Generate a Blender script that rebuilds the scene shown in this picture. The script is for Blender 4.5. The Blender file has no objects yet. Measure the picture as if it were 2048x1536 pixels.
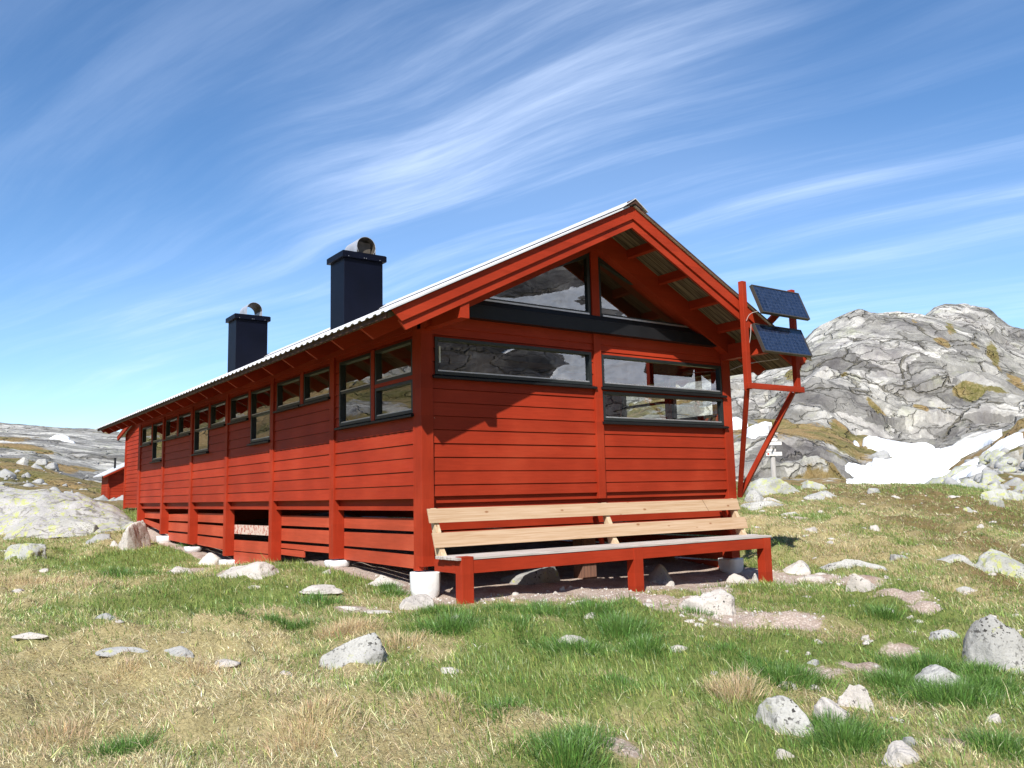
import bpy, math, random
import numpy as np
from mathutils import Vector, Matrix
rng = np.random.default_rng(7); random.seed(7)
S = bpy.context.scene
COL = S.collection

# ------------------------------------------------------------------ camera
CAM = np.array([-5.3474, -9.5560, -0.2037])
CR = np.array([0.81676966, -0.57652559, -0.02248472])
CU = np.array([-0.05518816, -0.11685895, 0.99161396])
CF = np.array([0.57431837, 0.80867931, 0.12726423])
FPX = 1700.735
cd = bpy.data.cameras.new('camera'); cam = bpy.data.objects.new('camera', cd); COL.objects.link(cam)
cd.sensor_width = 36.0; cd.lens = FPX * 36 / 2048; cd.clip_start = 0.05; cd.clip_end = 3000
M = Matrix(((CR[0], CU[0], -CF[0], CAM[0]), (CR[1], CU[1], -CF[1], CAM[1]), (CR[2], CU[2], -CF[2], CAM[2]), (0, 0, 0, 1)))
cam.matrix_world = M
S.camera = cam

# ------------------------------------------------------------------ world and sun
SUNV = Vector((-1.012, -0.914, 1.281)).normalized()          # towards the sun
EL = math.asin(SUNV.z); AZ = math.atan2(SUNV.x, SUNV.y)
w = bpy.data.worlds.new('World'); S.world = w; w.use_nodes = True
nt = w.node_tree; N = nt.nodes; Lk = nt.links; N.clear()
def nd(t, **k):
    n = N.new(t)
    for a, b in k.items(): setattr(n, a, b)
    return n
def mathn(op, a=None, b=None, clamp=False):
    n = N.new('ShaderNodeMath'); n.operation = op; n.use_clamp = clamp
    for i, v in enumerate((a, b)):
        if v is None: continue
        if isinstance(v, (int, float)): n.inputs[i].default_value = v
        else: Lk.new(v, n.inputs[i])
    return n.outputs[0]
sky = nd('ShaderNodeTexSky', sky_type='NISHITA', sun_disc=False)
sky.sun_elevation = EL; sky.sun_rotation = AZ; sky.altitude = 900; sky.air_density = 0.9; sky.dust_density = 0.2; sky.ozone_density = 2.2
tc = nd('ShaderNodeTexCoord'); sep = nd('ShaderNodeSeparateXYZ'); Lk.new(tc.outputs['Generated'], sep.inputs[0])
zz = mathn('ADD', mathn('MAXIMUM', sep.outputs[2], 0.0), 0.10)
D = math.radians(-20.0)                                          # azimuth the cirrus streaks run to
ux, uy = math.sin(D), math.cos(D)
def lin(a, b):
    return mathn('ADD', mathn('MULTIPLY', sep.outputs[0], a), mathn('MULTIPLY', sep.outputs[1], b))
pu = mathn('DIVIDE', lin(ux, uy), zz); pv = mathn('DIVIDE', lin(uy, -ux), zz)
base = nd('ShaderNodeCombineXYZ'); Lk.new(pu, base.inputs[0]); Lk.new(pv, base.inputs[1])
warp = nd('ShaderNodeTexNoise'); warp.inputs['Scale'].default_value = 0.55; warp.inputs['Detail'].default_value = 2
Lk.new(base.outputs[0], warp.inputs['Vector'])
wsub = nd('ShaderNodeVectorMath', operation='SUBTRACT'); Lk.new(warp.outputs['Color'], wsub.inputs[0]); wsub.inputs[1].default_value = (.5, .5, .5)
wsc = nd('ShaderNodeVectorMath', operation='SCALE'); Lk.new(wsub.outputs[0], wsc.inputs[0]); wsc.inputs['Scale'].default_value = .62
wadd = nd('ShaderNodeVectorMath', operation='ADD'); Lk.new(base.outputs[0], wadd.inputs[0]); Lk.new(wsc.outputs[0], wadd.inputs[1])
def streak(su, sv, off, det, lo, hi, rough=.6):
    mp = nd('ShaderNodeMapping'); mp.inputs['Scale'].default_value = (su, sv, 1); mp.inputs['Location'].default_value = (off, off * .7, off)
    Lk.new(wadd.outputs[0], mp.inputs[0])
    n = nd('ShaderNodeTexNoise'); n.inputs['Scale'].default_value = 1; n.inputs['Detail'].default_value = det; n.inputs['Roughness'].default_value = rough
    Lk.new(mp.outputs[0], n.inputs['Vector'])
    r = nd('ShaderNodeMapRange', interpolation_type='SMOOTHSTEP'); Lk.new(n.outputs[0], r.inputs[0])
    r.inputs[1].default_value = lo; r.inputs[2].default_value = hi
    return r.outputs[0]
fine = streak(0.45, 4.6, 3.1, 11, .38, .80, .64)
mid = streak(0.30, 1.5, 8.4, 7, .38, .70, .6)
big = streak(0.22, 0.40, 1.7, 2, .34, .62)
# the broad bright plume overhead, a fixed direction of the sky
pl = nd('ShaderNodeVectorMath', operation='DOT_PRODUCT'); Lk.new(tc.outputs['Generated'], pl.inputs[0])
def pixdir(x, y):
    d = CF + CR * (x - 1024) / FPX - CU * (y - 768) / FPX
    return d / np.linalg.norm(d)
a0, a1 = pixdir(1280, 60), pixdir(840, 300)
nrm = np.cross(a0, a1); nrm /= np.linalg.norm(nrm)
pl.inputs[1].default_value = tuple(nrm)
plc = nd('ShaderNodeVectorMath', operation='DOT_PRODUCT'); Lk.new(tc.outputs['Generated'], plc.inputs[0]); plc.inputs[1].default_value = tuple((a0 + a1) / np.linalg.norm(a0 + a1))
pr = nd('ShaderNodeMapRange', interpolation_type='SMOOTHSTEP'); Lk.new(mathn('ABSOLUTE', pl.outputs['Value']), pr.inputs[0])
pr.inputs[1].default_value = 0.24; pr.inputs[2].default_value = 0.0
pr2 = nd('ShaderNodeMapRange', interpolation_type='SMOOTHSTEP'); Lk.new(plc.outputs['Value'], pr2.inputs[0])
pr2.inputs[1].default_value = 0.93; pr2.inputs[2].default_value = 0.998
plume = mathn('MULTIPLY', mathn('MULTIPLY', pr.outputs[0], pr2.outputs[0]), mathn('ADD', mathn('MULTIPLY', fine, .95), .18))
c1 = mathn('MULTIPLY', mathn('MULTIPLY', fine, mathn('ADD', mathn('MULTIPLY', mid, .8), .2)), mathn('ADD', mathn('MULTIPLY', big, .75), .25))
cl = mathn('ADD', mathn('ADD', mathn('MULTIPLY', c1, .56), mathn('MULTIPLY', plume, .44)), mathn('MULTIPLY', mathn('MULTIPLY', big, mathn('ADD', mathn('MULTIPLY', mid, .6), .4)), .15), clamp=True)
hs = nd('ShaderNodeHueSaturation'); hs.inputs['Saturation'].default_value = 1.17; hs.inputs['Hue'].default_value = .5; Lk.new(sky.outputs[0], hs.inputs['Color'])
mx = nd('ShaderNodeMixRGB'); Lk.new(cl, mx.inputs[0]); Lk.new(hs.outputs[0], mx.inputs[1]); mx.inputs[2].default_value = (6.0, 6.9, 8.6, 1)
bg = nd('ShaderNodeBackground'); bg.inputs['Strength'].default_value = 0.136; Lk.new(mx.outputs[0], bg.inputs[0])
wo = nd('ShaderNodeOutputWorld'); Lk.new(bg.outputs[0], wo.inputs[0])
ld = bpy.data.lights.new('sun', 'SUN'); ld.energy = 5.0; ld.angle = math.radians(0.53); ld.color = (1.0, .955, .88)
sun = bpy.data.objects.new('sun', ld); COL.objects.link(sun); sun.rotation_euler = SUNV.to_track_quat('Z', 'Y').to_euler(); sun.location = SUNV * 60
S.view_settings.view_transform = 'Standard'; S.view_settings.look = 'None'; S.view_settings.gamma = 1; S.view_settings.exposure = 0.5
S.cycles.use_denoising = True
S.cycles.max_bounces = 8; S.cycles.transparent_max_bounces = 16

# ------------------------------------------------------------------ helpers
def tag(o, label=None, cat=None, group=None, kind=None):
    if label: o['label'] = label
    if cat: o['category'] = cat
    if group: o['group'] = group
    if kind: o['kind'] = kind
    return o
def empty(name, loc=(0, 0, 0), label=None, cat=None, group=None, parent=None, rz=0):
    o = bpy.data.objects.new(name, None); COL.objects.link(o); o.location = loc; o.rotation_euler.z = rz; o.empty_display_size = .2
    if parent: o.parent = parent
    return tag(o, label, cat, group)
class MB:
    def __init__(s): s.v = []; s.f = []
    def poly(s, pts):
        n = len(s.v); s.v += [tuple(map(float, p)) for p in pts]; s.f.append(tuple(range(n, n + len(pts))))
    def hexa(s, p):        # p: 8 points, bottom loop 0-3, top loop 4-7
        n = len(s.v); s.v += [tuple(map(float, q)) for q in p]
        for a in ((3, 2, 1, 0), (4, 5, 6, 7), (0, 1, 5, 4), (1, 2, 6, 5), (2, 3, 7, 6), (3, 0, 4, 7)): s.f.append(tuple(n + i for i in a))
    def box(s, x0, x1, y0, y1, z0, z1):
        s.hexa([(x0, y0, z0), (x1, y0, z0), (x1, y1, z0), (x0, y1, z0), (x0, y0, z1), (x1, y0, z1), (x1, y1, z1), (x0, y1, z1)]); return s
    def beam(s, a, b, wd, ht, up=(0, 0, 1)):
        a = Vector(a); b = Vector(b); d = (b - a).normalized(); up = Vector(up); side = d.cross(up).normalized(); u = side.cross(d).normalized()
        sw = side * wd / 2; uh = u * ht / 2
        s.hexa([a - sw - uh, a + sw - uh, b + sw - uh, b - sw - uh, a - sw + uh, a + sw + uh, b + sw + uh, b - sw + uh]); return s
    def prism(s, poly, axis, lo, hi):      # 2D polygon extruded along an axis
        def P(q, t):
            return {'x': (t, q[0], q[1]), 'y': (q[0], t, q[1]), 'z': (q[0], q[1], t)}[axis]
        n = len(s.v); k = len(poly)
        s.v += [P(q, lo) for q in poly] + [P(q, hi) for q in poly]
        s.f.append(tuple(n + i for i in range(k))); s.f.append(tuple(n + k + i for i in reversed(range(k))))
        for i in range(k):
            j = (i + 1) % k; s.f.append((n + i, n + k + i, n + k + j, n + j))
        return s
    def tube(s, a, b, r0, r1=None, n=16, caps=True):
        r1 = r0 if r1 is None else r1; a = Vector(a); b = Vector(b); d = (b - a).normalized()
        e1 = d.orthogonal().normalized(); e2 = d.cross(e1); k = len(s.v)
        for c, r in ((a, r0), (b, r1)):
            for i in range(n):
                t = 2 * math.pi * i / n; s.v.append(tuple(c + e1 * r * math.cos(t) + e2 * r * math.sin(t)))
        for i in range(n):
            j = (i + 1) % n; s.f.append((k + i, k + j, k + n + j, k + n + i))
        if caps: s.f.append(tuple(k + i for i in reversed(range(n)))); s.f.append(tuple(k + n + i for i in range(n)))
        return s
    def build(s, name, mat, parent=None, bevel=0, smooth=False, fix=True):
        me = bpy.data.meshes.new(name); me.from_pydata(s.v, [], s.f)
        if fix:
            import bmesh
            bm = bmesh.new(); bm.from_mesh(me); bmesh.ops.recalc_face_normals(bm, faces=bm.faces); bm.to_mesh(me); bm.free()
        me.materials.append(mat); o = bpy.data.objects.new(name, me); COL.objects.link(o)
        if parent: o.parent = parent; o.matrix_parent_inverse = Matrix.Translation(-Vector(parent.location)) if parent.rotation_euler.z == 0 else parent.matrix_basis.inverted()
        if smooth: me.shade_smooth()
        if bevel:
            m = o.modifiers.new('bevel', 'BEVEL'); m.width = bevel; m.segments = 2; m.limit_method = 'ANGLE'
        return o
def npmesh(name, V, F, mat, attrs=None, smooth=True):
    me = bpy.data.meshes.new(name); nv = len(V); nf = len(F); k = F.shape[1]
    me.vertices.add(nv); me.vertices.foreach_set('co', np.ascontiguousarray(V, np.float32).ravel())
    me.loops.add(nf * k); me.loops.foreach_set('vertex_index', np.ascontiguousarray(F, np.int32).ravel())
    me.polygons.add(nf); me.polygons.foreach_set('loop_start', np.arange(0, nf * k, k, dtype=np.int32))
    me.polygons.foreach_set('loop_total', np.full(nf, k, np.int32))
    me.update(calc_edges=True)
    me.polygons.foreach_set('use_smooth', np.full(nf, smooth, bool))
    for nme, a in (attrs or {}).items():
        if a.ndim == 1:
            at = me.attributes.new(nme, 'FLOAT', 'POINT'); at.data.foreach_set('value', a.astype(np.float32))
        else:
            at = me.attributes.new(nme, 'FLOAT_COLOR', 'POINT'); at.data.foreach_set('color', np.ascontiguousarray(a, np.float32).ravel())
    me.materials.append(mat)
    o = bpy.data.objects.new(name, me); COL.objects.link(o); return o

# ---- noise
def _h(ix, iy, iz, s):
    h = (ix.astype(np.int64) * 374761393 + iy.astype(np.int64) * 668265263 + iz.astype(np.int64) * 2147483647 + s * 1274126177) & 0xffffffff
    h = ((h ^ (h >> 13)) * 1274126177) & 0xffffffff; h = ((h ^ (h >> 16)) * 2246822519) & 0xffffffff
    return (h ^ (h >> 15)) / 4294967295.0
def vnoise(x, y, z=None, s=0):
    z = np.zeros_like(x) if z is None else z
    fx, fy, fz = np.floor(x), np.floor(y), np.floor(z); tx, ty, tz = x - fx, y - fy, z - fz
    tx = tx * tx * tx * (tx * (tx * 6 - 15) + 10); ty = ty * ty * ty * (ty * (ty * 6 - 15) + 10); tz = tz * tz * (3 - 2 * tz)
    r = 0
    for a in (0, 1):
        for b in (0, 1):
            for c in (0, 1):
                r = r + _h(fx + a, fy + b, fz + c, s) * (tx if a else 1 - tx) * (ty if b else 1 - ty) * (tz if c else 1 - tz)
    return r * 2 - 1
def fbm(x, y, z=None, o=4, s=0, g=.5):
    r = 0; a = 1; t = 0
    for i in range(o):
        k = 2.03 ** i; r = r + a * vnoise(x * k + 13.7 * i, y * k - 7.1 * i, None if z is None else z * k + 3.3 * i, s + i); t += a; a *= g
    return r / t
def voro(x, y, z, s=0):
    fx, fy, fz = np.floor(x), np.floor(y), np.floor(z)
    f1 = np.full(x.shape, 9.); f2 = np.full(x.shape, 9.); idv = np.zeros(x.shape)
    for a in (-1, 0, 1):
        for b in (-1, 0, 1):
            for c in (-1, 0, 1):
                ix, iy, iz = fx + a, fy + b, fz + c
                d = np.sqrt((ix + _h(ix, iy, iz, s) - x) ** 2 + (iy + _h(ix, iy, iz, s + 1) - y) ** 2 + (iz + _h(ix, iy, iz, s + 2) - z) ** 2)
                cl = d < f1; f2 = np.where(cl, f1, np.minimum(f2, d)); idv = np.where(cl, _h(ix, iy, iz, s + 3), idv); f1 = np.where(cl, d, f1)
    return f1, f2, idv
def sstep(a, b, x):
    t = np.clip((x - a) / (b - a), 0, 1); return t * t * (3 - 2 * t)

# ------------------------------------------------------------------ materials
def newmat(name):
    m = bpy.data.materials.new(name); m.use_nodes = True; return m, m.node_tree.nodes, m.node_tree.links
def simple(name, col, rough=.6, metal=0, spec=.5, var=.12, scale=3, bump=.0, bscale=40, stretch=(1, 1, 1)):
    m, n, l = newmat(name); b = n['Principled BSDF']; b.inputs['Roughness'].default_value = rough; b.inputs['Metallic'].default_value = metal
    b.inputs['Specular IOR Level'].default_value = spec
    t = n.new('ShaderNodeTexCoord'); mp = n.new('ShaderNodeMapping'); mp.inputs['Scale'].default_value = stretch; l.new(t.outputs['Object'], mp.inputs[0])
    x = n.new('ShaderNodeTexNoise'); x.inputs['Scale'].default_value = scale; x.inputs['Detail'].default_value = 6; l.new(mp.outputs[0], x.inputs['Vector'])
    r = n.new('ShaderNodeMapRange'); r.inputs[3].default_value = 1 - var; r.inputs[4].default_value = 1 + var; r.inputs[1].default_value = .3; r.inputs[2].default_value = .7; l.new(x.outputs[0], r.inputs[0])
    v = n.new('ShaderNodeVectorMath'); v.operation = 'SCALE'; v.inputs[0].default_value = col[:3]; l.new(r.outputs[0], v.inputs['Scale']); l.new(v.outputs[0], b.inputs['Base Color'])
    if bump:
        x2 = n.new('ShaderNodeTexNoise'); x2.inputs['Scale'].default_value = bscale; x2.inputs['Detail'].default_value = 5; l.new(mp.outputs[0], x2.inputs['Vector'])
        bp = n.new('ShaderNodeBump'); bp.inputs['Strength'].default_value = bump; bp.inputs['Distance'].default_value = .01; l.new(x2.outputs[0], bp.inputs['Height']); l.new(bp.outputs[0], b.inputs['Normal'])
    return m
def paint_red(name, col, axis, worn=0.0):
    """painted sawn boards: grain along the axis, slow fading, tiny chips of bare wood"""
    m, n, l = newmat(name); b = n['Principled BSDF']; b.inputs['Roughness'].default_value = .55; b.inputs['Specular IOR Level'].default_value = .14
    t = n.new('ShaderNodeTexCoord'); mp = n.new('ShaderNodeMapping'); l.new(t.outputs['Object'], mp.inputs[0])
    mp.inputs['Scale'].default_value = {'x': (1, 14, 14), 'y': (14, 1, 14), 'z': (14, 14, 1)}[axis]
    g = n.new('ShaderNodeTexNoise'); g.inputs['Scale'].default_value = 3.0; g.inputs['Detail'].default_value = 7; g.inputs['Roughness'].default_value = .65; l.new(mp.outputs[0], g.inputs['Vector'])
    big_ = n.new('ShaderNodeTexNoise'); big_.inputs['Scale'].default_value = 1.1; big_.inputs['Detail'].default_value = 4; l.new(t.outputs['Object'], big_.inputs['Vector'])
    a = n.new('ShaderNodeMapRange'); a.inputs[1].default_value = .3; a.inputs[2].default_value = .7; a.inputs[3].default_value = .84; a.inputs[4].default_value = 1.14; l.new(big_.outputs[0], a.inputs[0])
    a2 = n.new('ShaderNodeMapRange'); a2.inputs[1].default_value = .3; a2.inputs[2].default_value = .7; a2.inputs[3].default_value = .88; a2.inputs[4].default_value = 1.1; l.new(g.outputs[0], a2.inputs[0])
    mu = n.new('ShaderNodeMath'); mu.operation = 'MULTIPLY'; l.new(a.outputs[0], mu.inputs[0]); l.new(a2.outputs[0], mu.inputs[1])
    # every board takes the paint a little differently
    sz = n.new('ShaderNodeSeparateXYZ'); l.new(t.outputs['Object'], sz.inputs[0])
    fz = n.new('ShaderNodeMath'); fz.operation = 'MULTIPLY_ADD'; fz.inputs[1].default_value = 1 / .179; fz.inputs[2].default_value = .4246; l.new(sz.outputs[2], fz.inputs[0])
    ff = n.new('ShaderNodeMath'); ff.operation = 'FLOOR'; l.new(fz.outputs[0], ff.inputs[0])
    ya = n.new('ShaderNodeMath'); ya.operation = 'MULTIPLY_ADD'; ya.inputs[1].default_value = 1 / 2.7; ya.inputs[2].default_value = -.06; l.new(sz.outputs[1], ya.inputs[0])
    yf = n.new('ShaderNodeMath'); yf.operation = 'FLOOR'; l.new(ya.outputs[0], yf.inputs[0])
    cx = n.new('ShaderNodeCombineXYZ'); l.new(ff.outputs[0], cx.inputs[0]); l.new(yf.outputs[0], cx.inputs[1]); wn = n.new('ShaderNodeTexWhiteNoise'); l.new(cx.outputs[0], wn.inputs['Vector'])
    wr = n.new('ShaderNodeMapRange'); wr.inputs[3].default_value = .90; wr.inputs[4].default_value = 1.09; l.new(wn.outputs['Value'], wr.inputs[0])
    m3 = n.new('ShaderNodeMath'); m3.operation = 'MULTIPLY'; l.new(mu.outputs[0], m3.inputs[0]); l.new(wr.outputs[0], m3.inputs[1]); mu = m3
    v = n.new('ShaderNodeVectorMath'); v.operation = 'SCALE'; v.inputs[0].default_value = col[:3]; l.new(mu.outputs[0], v.inputs['Scale'])
    # faded patches towards a chalkier red
    fd = n.new('ShaderNodeMapRange'); fd.inputs[1].default_value = .5; fd.inputs[2].default_value = .75; fd.inputs[4].default_value = .28 + worn * .3; l.new(big_.outputs[0], fd.inputs[0])
    mxx = n.new('ShaderNodeMixRGB'); l.new(fd.outputs[0], mxx.inputs[0]); l.new(v.outputs[0], mxx.inputs[1]); mxx.inputs[2].default_value = (col[0] * 1.12, col[1] * 1.8 + .006, col[2] * 1.9 + .005, 1)
    # chips
    ch = n.new('ShaderNodeTexNoise'); ch.inputs['Scale'].default_value = 11; ch.inputs['Detail'].default_value = 5; ch.inputs['Roughness'].default_value = .7; l.new(t.outputs['Object'], ch.inputs['Vector'])
    cr = n.new('ShaderNodeMapRange'); cr.inputs[1].default_value = .74 - worn * .22; cr.inputs[2].default_value = .76 - worn * .2; l.new(ch.outputs[0], cr.inputs[0])
    mx2 = n.new('ShaderNodeMixRGB'); l.new(cr.outputs[0], mx2.inputs[0]); l.new(mxx.outputs[0], mx2.inputs[1]); mx2.inputs[2].default_value = (.62, .5, .42, 1)
    l.new(mx2.outputs[0], b.inputs['Base Color'])
    bp = n.new('ShaderNodeBump'); bp.inputs['Strength'].default_value = .25; bp.inputs['Distance'].default_value = .004; l.new(g.outputs[0], bp.inputs['Height']); l.new(bp.outputs[0], b.inputs['Normal'])
    return m
RED = (.318, .031, .0112)
M_redx = paint_red('red_paint_x', RED, 'x'); M_redy = paint_red('red_paint_y', RED, 'y'); M_redz = paint_red('red_paint_z', RED, 'z')
M_skirt = paint_red('red_skirt', (.43, .068, .032), 'y', .12); M_worn = paint_red('red_worn', (.40, .11, .08), 'y', 1.35)
M_worn2 = paint_red('red_frame', RED, 'z', .25)
M_black = simple('black_metal', (.009, .009, .010), .42, 0, .3, .2, 4)
M_frame = simple('window_black', (.014, .018, .019), .4, 0, .5, .25, 6)
M_alu = simple('aluminium_strip', (.55, .55, .57), .35, .8, .5, .1, 8)
M_navy = simple('navy_metal', (.002, .003, .009), .45, 0, .16, .2, 2)
M_steel = simple('bright_steel', (.60, .60, .62), .5, .6, .5, .15, 5)
M_cowlshade = simple('cowl_shade_steel', (.10, .085, .07), .6, .3, .4, .4, 6)  # dark colour standing in for the shade inside the chimney cowls
M_zinc = simple('roof_zinc', (.62, .62, .64), .5, .08, .5, .16, 2.5)
M_white = simple('white_pier', (.80, .80, .80), .7, 0, .3, .08, 6, .3, 25)
M_int = simple('interior_wood', (.20, .12, .06), .6, 0, .3, .2, 4)
M_dark = simple('dark_eave', (.07, .035, .025), .7, 0, .3, .3, 5)
def wood(name, col, dark, axis='x', knots=True, rough=.6, grey=0):
    m, n, l = newmat(name); b = n['Principled BSDF']; b.inputs['Roughness'].default_value = rough; b.inputs['Specular IOR Level'].default_value = .3
    t = n.new('ShaderNodeTexCoord'); mp = n.new('ShaderNodeMapping'); l.new(t.outputs['Object'], mp.inputs[0])
    mp.inputs['Scale'].default_value = {'x': (.5, 9, 16), 'y': (9, .5, 16), 'z': (9, 9, .5)}[axis]
    g = n.new('ShaderNodeTexNoise'); g.inputs['Scale'].default_value = 3; g.inputs['Detail'].default_value = 8; g.inputs['Distortion'].default_value = .8; l.new(mp.outputs[0], g.inputs['Vector'])
    r = n.new('ShaderNodeValToRGB'); r.color_ramp.elements[0].position = .32; r.color_ramp.elements[0].color = (*dark, 1); r.color_ramp.elements[1].position = .62; r.color_ramp.elements[1].color = (*col, 1); l.new(g.outputs[0], r.inputs[0])
    out = r.outputs[0]
    if knots:
        mk = n.new('ShaderNodeMapping'); mk.inputs['Scale'].default_value = {'x': (2.4, 5, 5), 'y': (5, 2.4, 5), 'z': (5, 5, 2.4)}[axis]; l.new(t.outputs['Object'], mk.inputs[0])
        vo = n.new('ShaderNodeTexVoronoi'); vo.inputs['Scale'].default_value = 1.25; l.new(mk.outputs[0], vo.inputs['Vector'])
        k = n.new('ShaderNodeMapRange'); k.inputs[1].default_value = .13; k.inputs[2].default_value = .07; l.new(vo.outputs['Distance'], k.inputs[0])
        mxx = n.new('ShaderNodeMixRGB'); l.new(k.outputs[0], mxx.inputs[0]); l.new(out, mxx.inputs[1]); mxx.inputs[2].default_value = (dark[0] * .65, dark[1] * .5, dark[2] * .4, 1); out = mxx.outputs[0]
    l.new(out, b.inputs['Base Color'])
    bp = n.new('ShaderNodeBump'); bp.inputs['Strength'].default_value = .3; bp.inputs['Distance'].default_value = .004; l.new(g.outputs[0], bp.inputs['Height']); l.new(bp.outputs[0], b.inputs['Normal'])
    return m
M_pine = wood('pine_slat', (.50, .355, .235), (.40, .255, .145))
M_pinez = wood('pine_support', (.60, .47, .32), (.45, .31, .18), 'z')
M_seat = wood('weathered_seat', (.52, .48, .45), (.30, .25, .22), 'x', False, .75)
M_greyw = wood('grey_post', (.50, .48, .46), (.36, .33, .31), 'z', False, .8)
M_sign = wood('sign_board', (.78, .76, .73), (.6, .57, .54), 'x', False, .7)
def soffit_mat():
    m, n, l = newmat('soffit_boards'); b = n['Principled BSDF']; b.inputs['Roughness'].default_value = .85
    t = n.new('ShaderNodeTexCoord'); mp = n.new('ShaderNodeMapping'); l.new(t.outputs['Object'], mp.inputs[0]); mp.inputs['Scale'].default_value = (.6, 10, .6)
    g = n.new('ShaderNodeTexNoise'); g.inputs['Scale'].default_value = 2.5; g.inputs['Detail'].default_value = 6; l.new(mp.outputs[0], g.inputs['Vector'])
    r = n.new('ShaderNodeValToRGB'); e = r.color_ramp.elements; e[0].position = .3; e[0].color = (.03, .018, .011, 1); e[1].position = .72; e[1].color = (.27, .215, .15, 1); l.new(g.outputs[0], r.inputs[0])
    sp = n.new('ShaderNodeSeparateXYZ'); l.new(t.outputs['Object'], sp.inputs[0])
    a = n.new('ShaderNodeMath'); a.operation = 'MULTIPLY'; a.inputs[1].default_value = 8.5; l.new(sp.outputs[1], a.inputs[0])
    fr = n.new('ShaderNodeMath'); fr.operation = 'FRACT'; l.new(a.outputs[0], fr.inputs[0])
    lt = n.new('ShaderNodeMath'); lt.operation = 'LESS_THAN'; lt.inputs[1].default_value = .12; l.new(fr.outputs[0], lt.inputs[0])
    mxx = n.new('ShaderNodeMixRGB'); l.new(lt.outputs[0], mxx.inputs[0]); l.new(r.outputs[0], mxx.inputs[1]); mxx.inputs[2].default_value = (.02, .012, .008, 1); l.new(mxx.outputs[0], b.inputs['Base Color'])
    return m
M_soffit = soffit_mat()
def glass_mat():
    m, n, l = newmat('window_glass'); n.remove(n['Principled BSDF']); out = n['Material Output']
    tr = n.new('ShaderNodeBsdfTransparent'); tr.inputs[0].default_value = (.93, .96, .94, 1)
    gl = n.new('ShaderNodeBsdfGlossy'); gl.inputs['Roughness'].default_value = .004; gl.inputs[0].default_value = (1, 1, 1, 1)
    fr = n.new('ShaderNodeFresnel'); ge = n.new('ShaderNodeNewGeometry'); io = n.new('ShaderNodeMapRange'); io.inputs[3].default_value = 1.5; io.inputs[4].default_value = 1 / 1.5; l.new(ge.outputs['Backfacing'], io.inputs[0]); l.new(io.outputs[0], fr.inputs['IOR'])
    mu = n.new('ShaderNodeMath'); mu.operation = 'MULTIPLY_ADD'; mu.inputs[1].default_value = 1.7; mu.inputs[2].default_value = .13; mu.use_clamp = True; l.new(fr.outputs[0], mu.inputs[0])
    # old panes are never quite flat
    t = n.new('ShaderNodeTexCoord'); x = n.new('ShaderNodeTexNoise'); x.inputs['Scale'].default_value = 1.6; x.inputs['Detail'].default_value = 1; l.new(t.outputs['Object'], x.inputs['Vector'])
    bp = n.new('ShaderNodeBump'); bp.inputs['Strength'].default_value = .05; bp.inputs['Distance'].default_value = .01; l.new(x.outputs[0], bp.inputs['Height']); l.new(bp.outputs[0], gl.inputs['Normal'])
    mixs = n.new('ShaderNodeMixShader'); l.new(mu.outputs[0], mixs.inputs[0]); l.new(tr.outputs[0], mixs.inputs[1]); l.new(gl.outputs[0], mixs.inputs[2]); l.new(mixs.outputs[0], out.inputs[0])
    return m
M_glass = glass_mat()
def solar_mat():
    m, n, l = newmat('solar_cells'); b = n['Principled BSDF']; b.inputs['Roughness'].default_value = .12; b.inputs['Coat Weight'].default_value = .5
    t = n.new('ShaderNodeTexCoord'); mp = n.new('ShaderNodeMapping'); l.new(t.outputs['UV'], mp.inputs[0]); mp.inputs['Scale'].default_value = (12, 8, 1)
    vo = n.new('ShaderNodeTexVoronoi'); vo.inputs['Scale'].default_value = 26; l.new(t.outputs['Object'], vo.inputs['Vector'])
    r = n.new('ShaderNodeValToRGB'); e = r.color_ramp.elements; e[0].color = (.004, .006, .018, 1); e[1].color = (.022, .034, .075, 1); l.new(vo.outputs['Color'], r.inputs[0])
    br = n.new('ShaderNodeTexBrick'); br.offset = 0; br.inputs['Scale'].default_value = 1; br.inputs['Brick Width'].default_value = 1; br.inputs['Row Height'].default_value = 1; br.inputs['Mortar Size'].default_value = .035
    br.inputs['Color1'].default_value = (0, 0, 0, 1); br.inputs['Color2'].default_value = (0, 0, 0, 1); br.inputs['Mortar'].default_value = (1, 1, 1, 1); l.new(mp.outputs[0], br.inputs['Vector'])
    mxx = n.new('ShaderNodeMixRGB'); l.new(br.outputs['Fac'], mxx.inputs[0]); l.new(r.outputs[0], mxx.inputs[1]); mxx.inputs[2].default_value = (.045, .055, .085, 1); l.new(mxx.outputs[0], b.inputs['Base Color'])
    return m
M_solar = solar_mat()
def nz(n, l, vec, scale, det=5, rough=.55, dist=0):
    x = n.new('ShaderNodeTexNoise'); x.inputs['Scale'].default_value = scale; x.inputs['Detail'].default_value = det; x.inputs['Roughness'].default_value = rough; x.inputs['Distortion'].default_value = dist; l.new(vec, x.inputs['Vector']); return x.outputs[0]
def mr(n, l, v, a, b, c=0., d=1.):
    x = n.new('ShaderNodeMapRange'); x.inputs[1].default_value = a; x.inputs[2].default_value = b; x.inputs[3].default_value = c; x.inputs[4].default_value = d; l.new(v, x.inputs[0]); return x.outputs[0]
def mixc(n, l, f, a, b):
    x = n.new('ShaderNodeMixRGB')
    for i, v in enumerate((f, a, b)):
        if isinstance(v, tuple): x.inputs[i].default_value = (*v, 1)[:4]
        elif isinstance(v, (int, float)): x.inputs[i].default_value = v
        else: l.new(v, x.inputs[i])
    return x.outputs[0]
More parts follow.
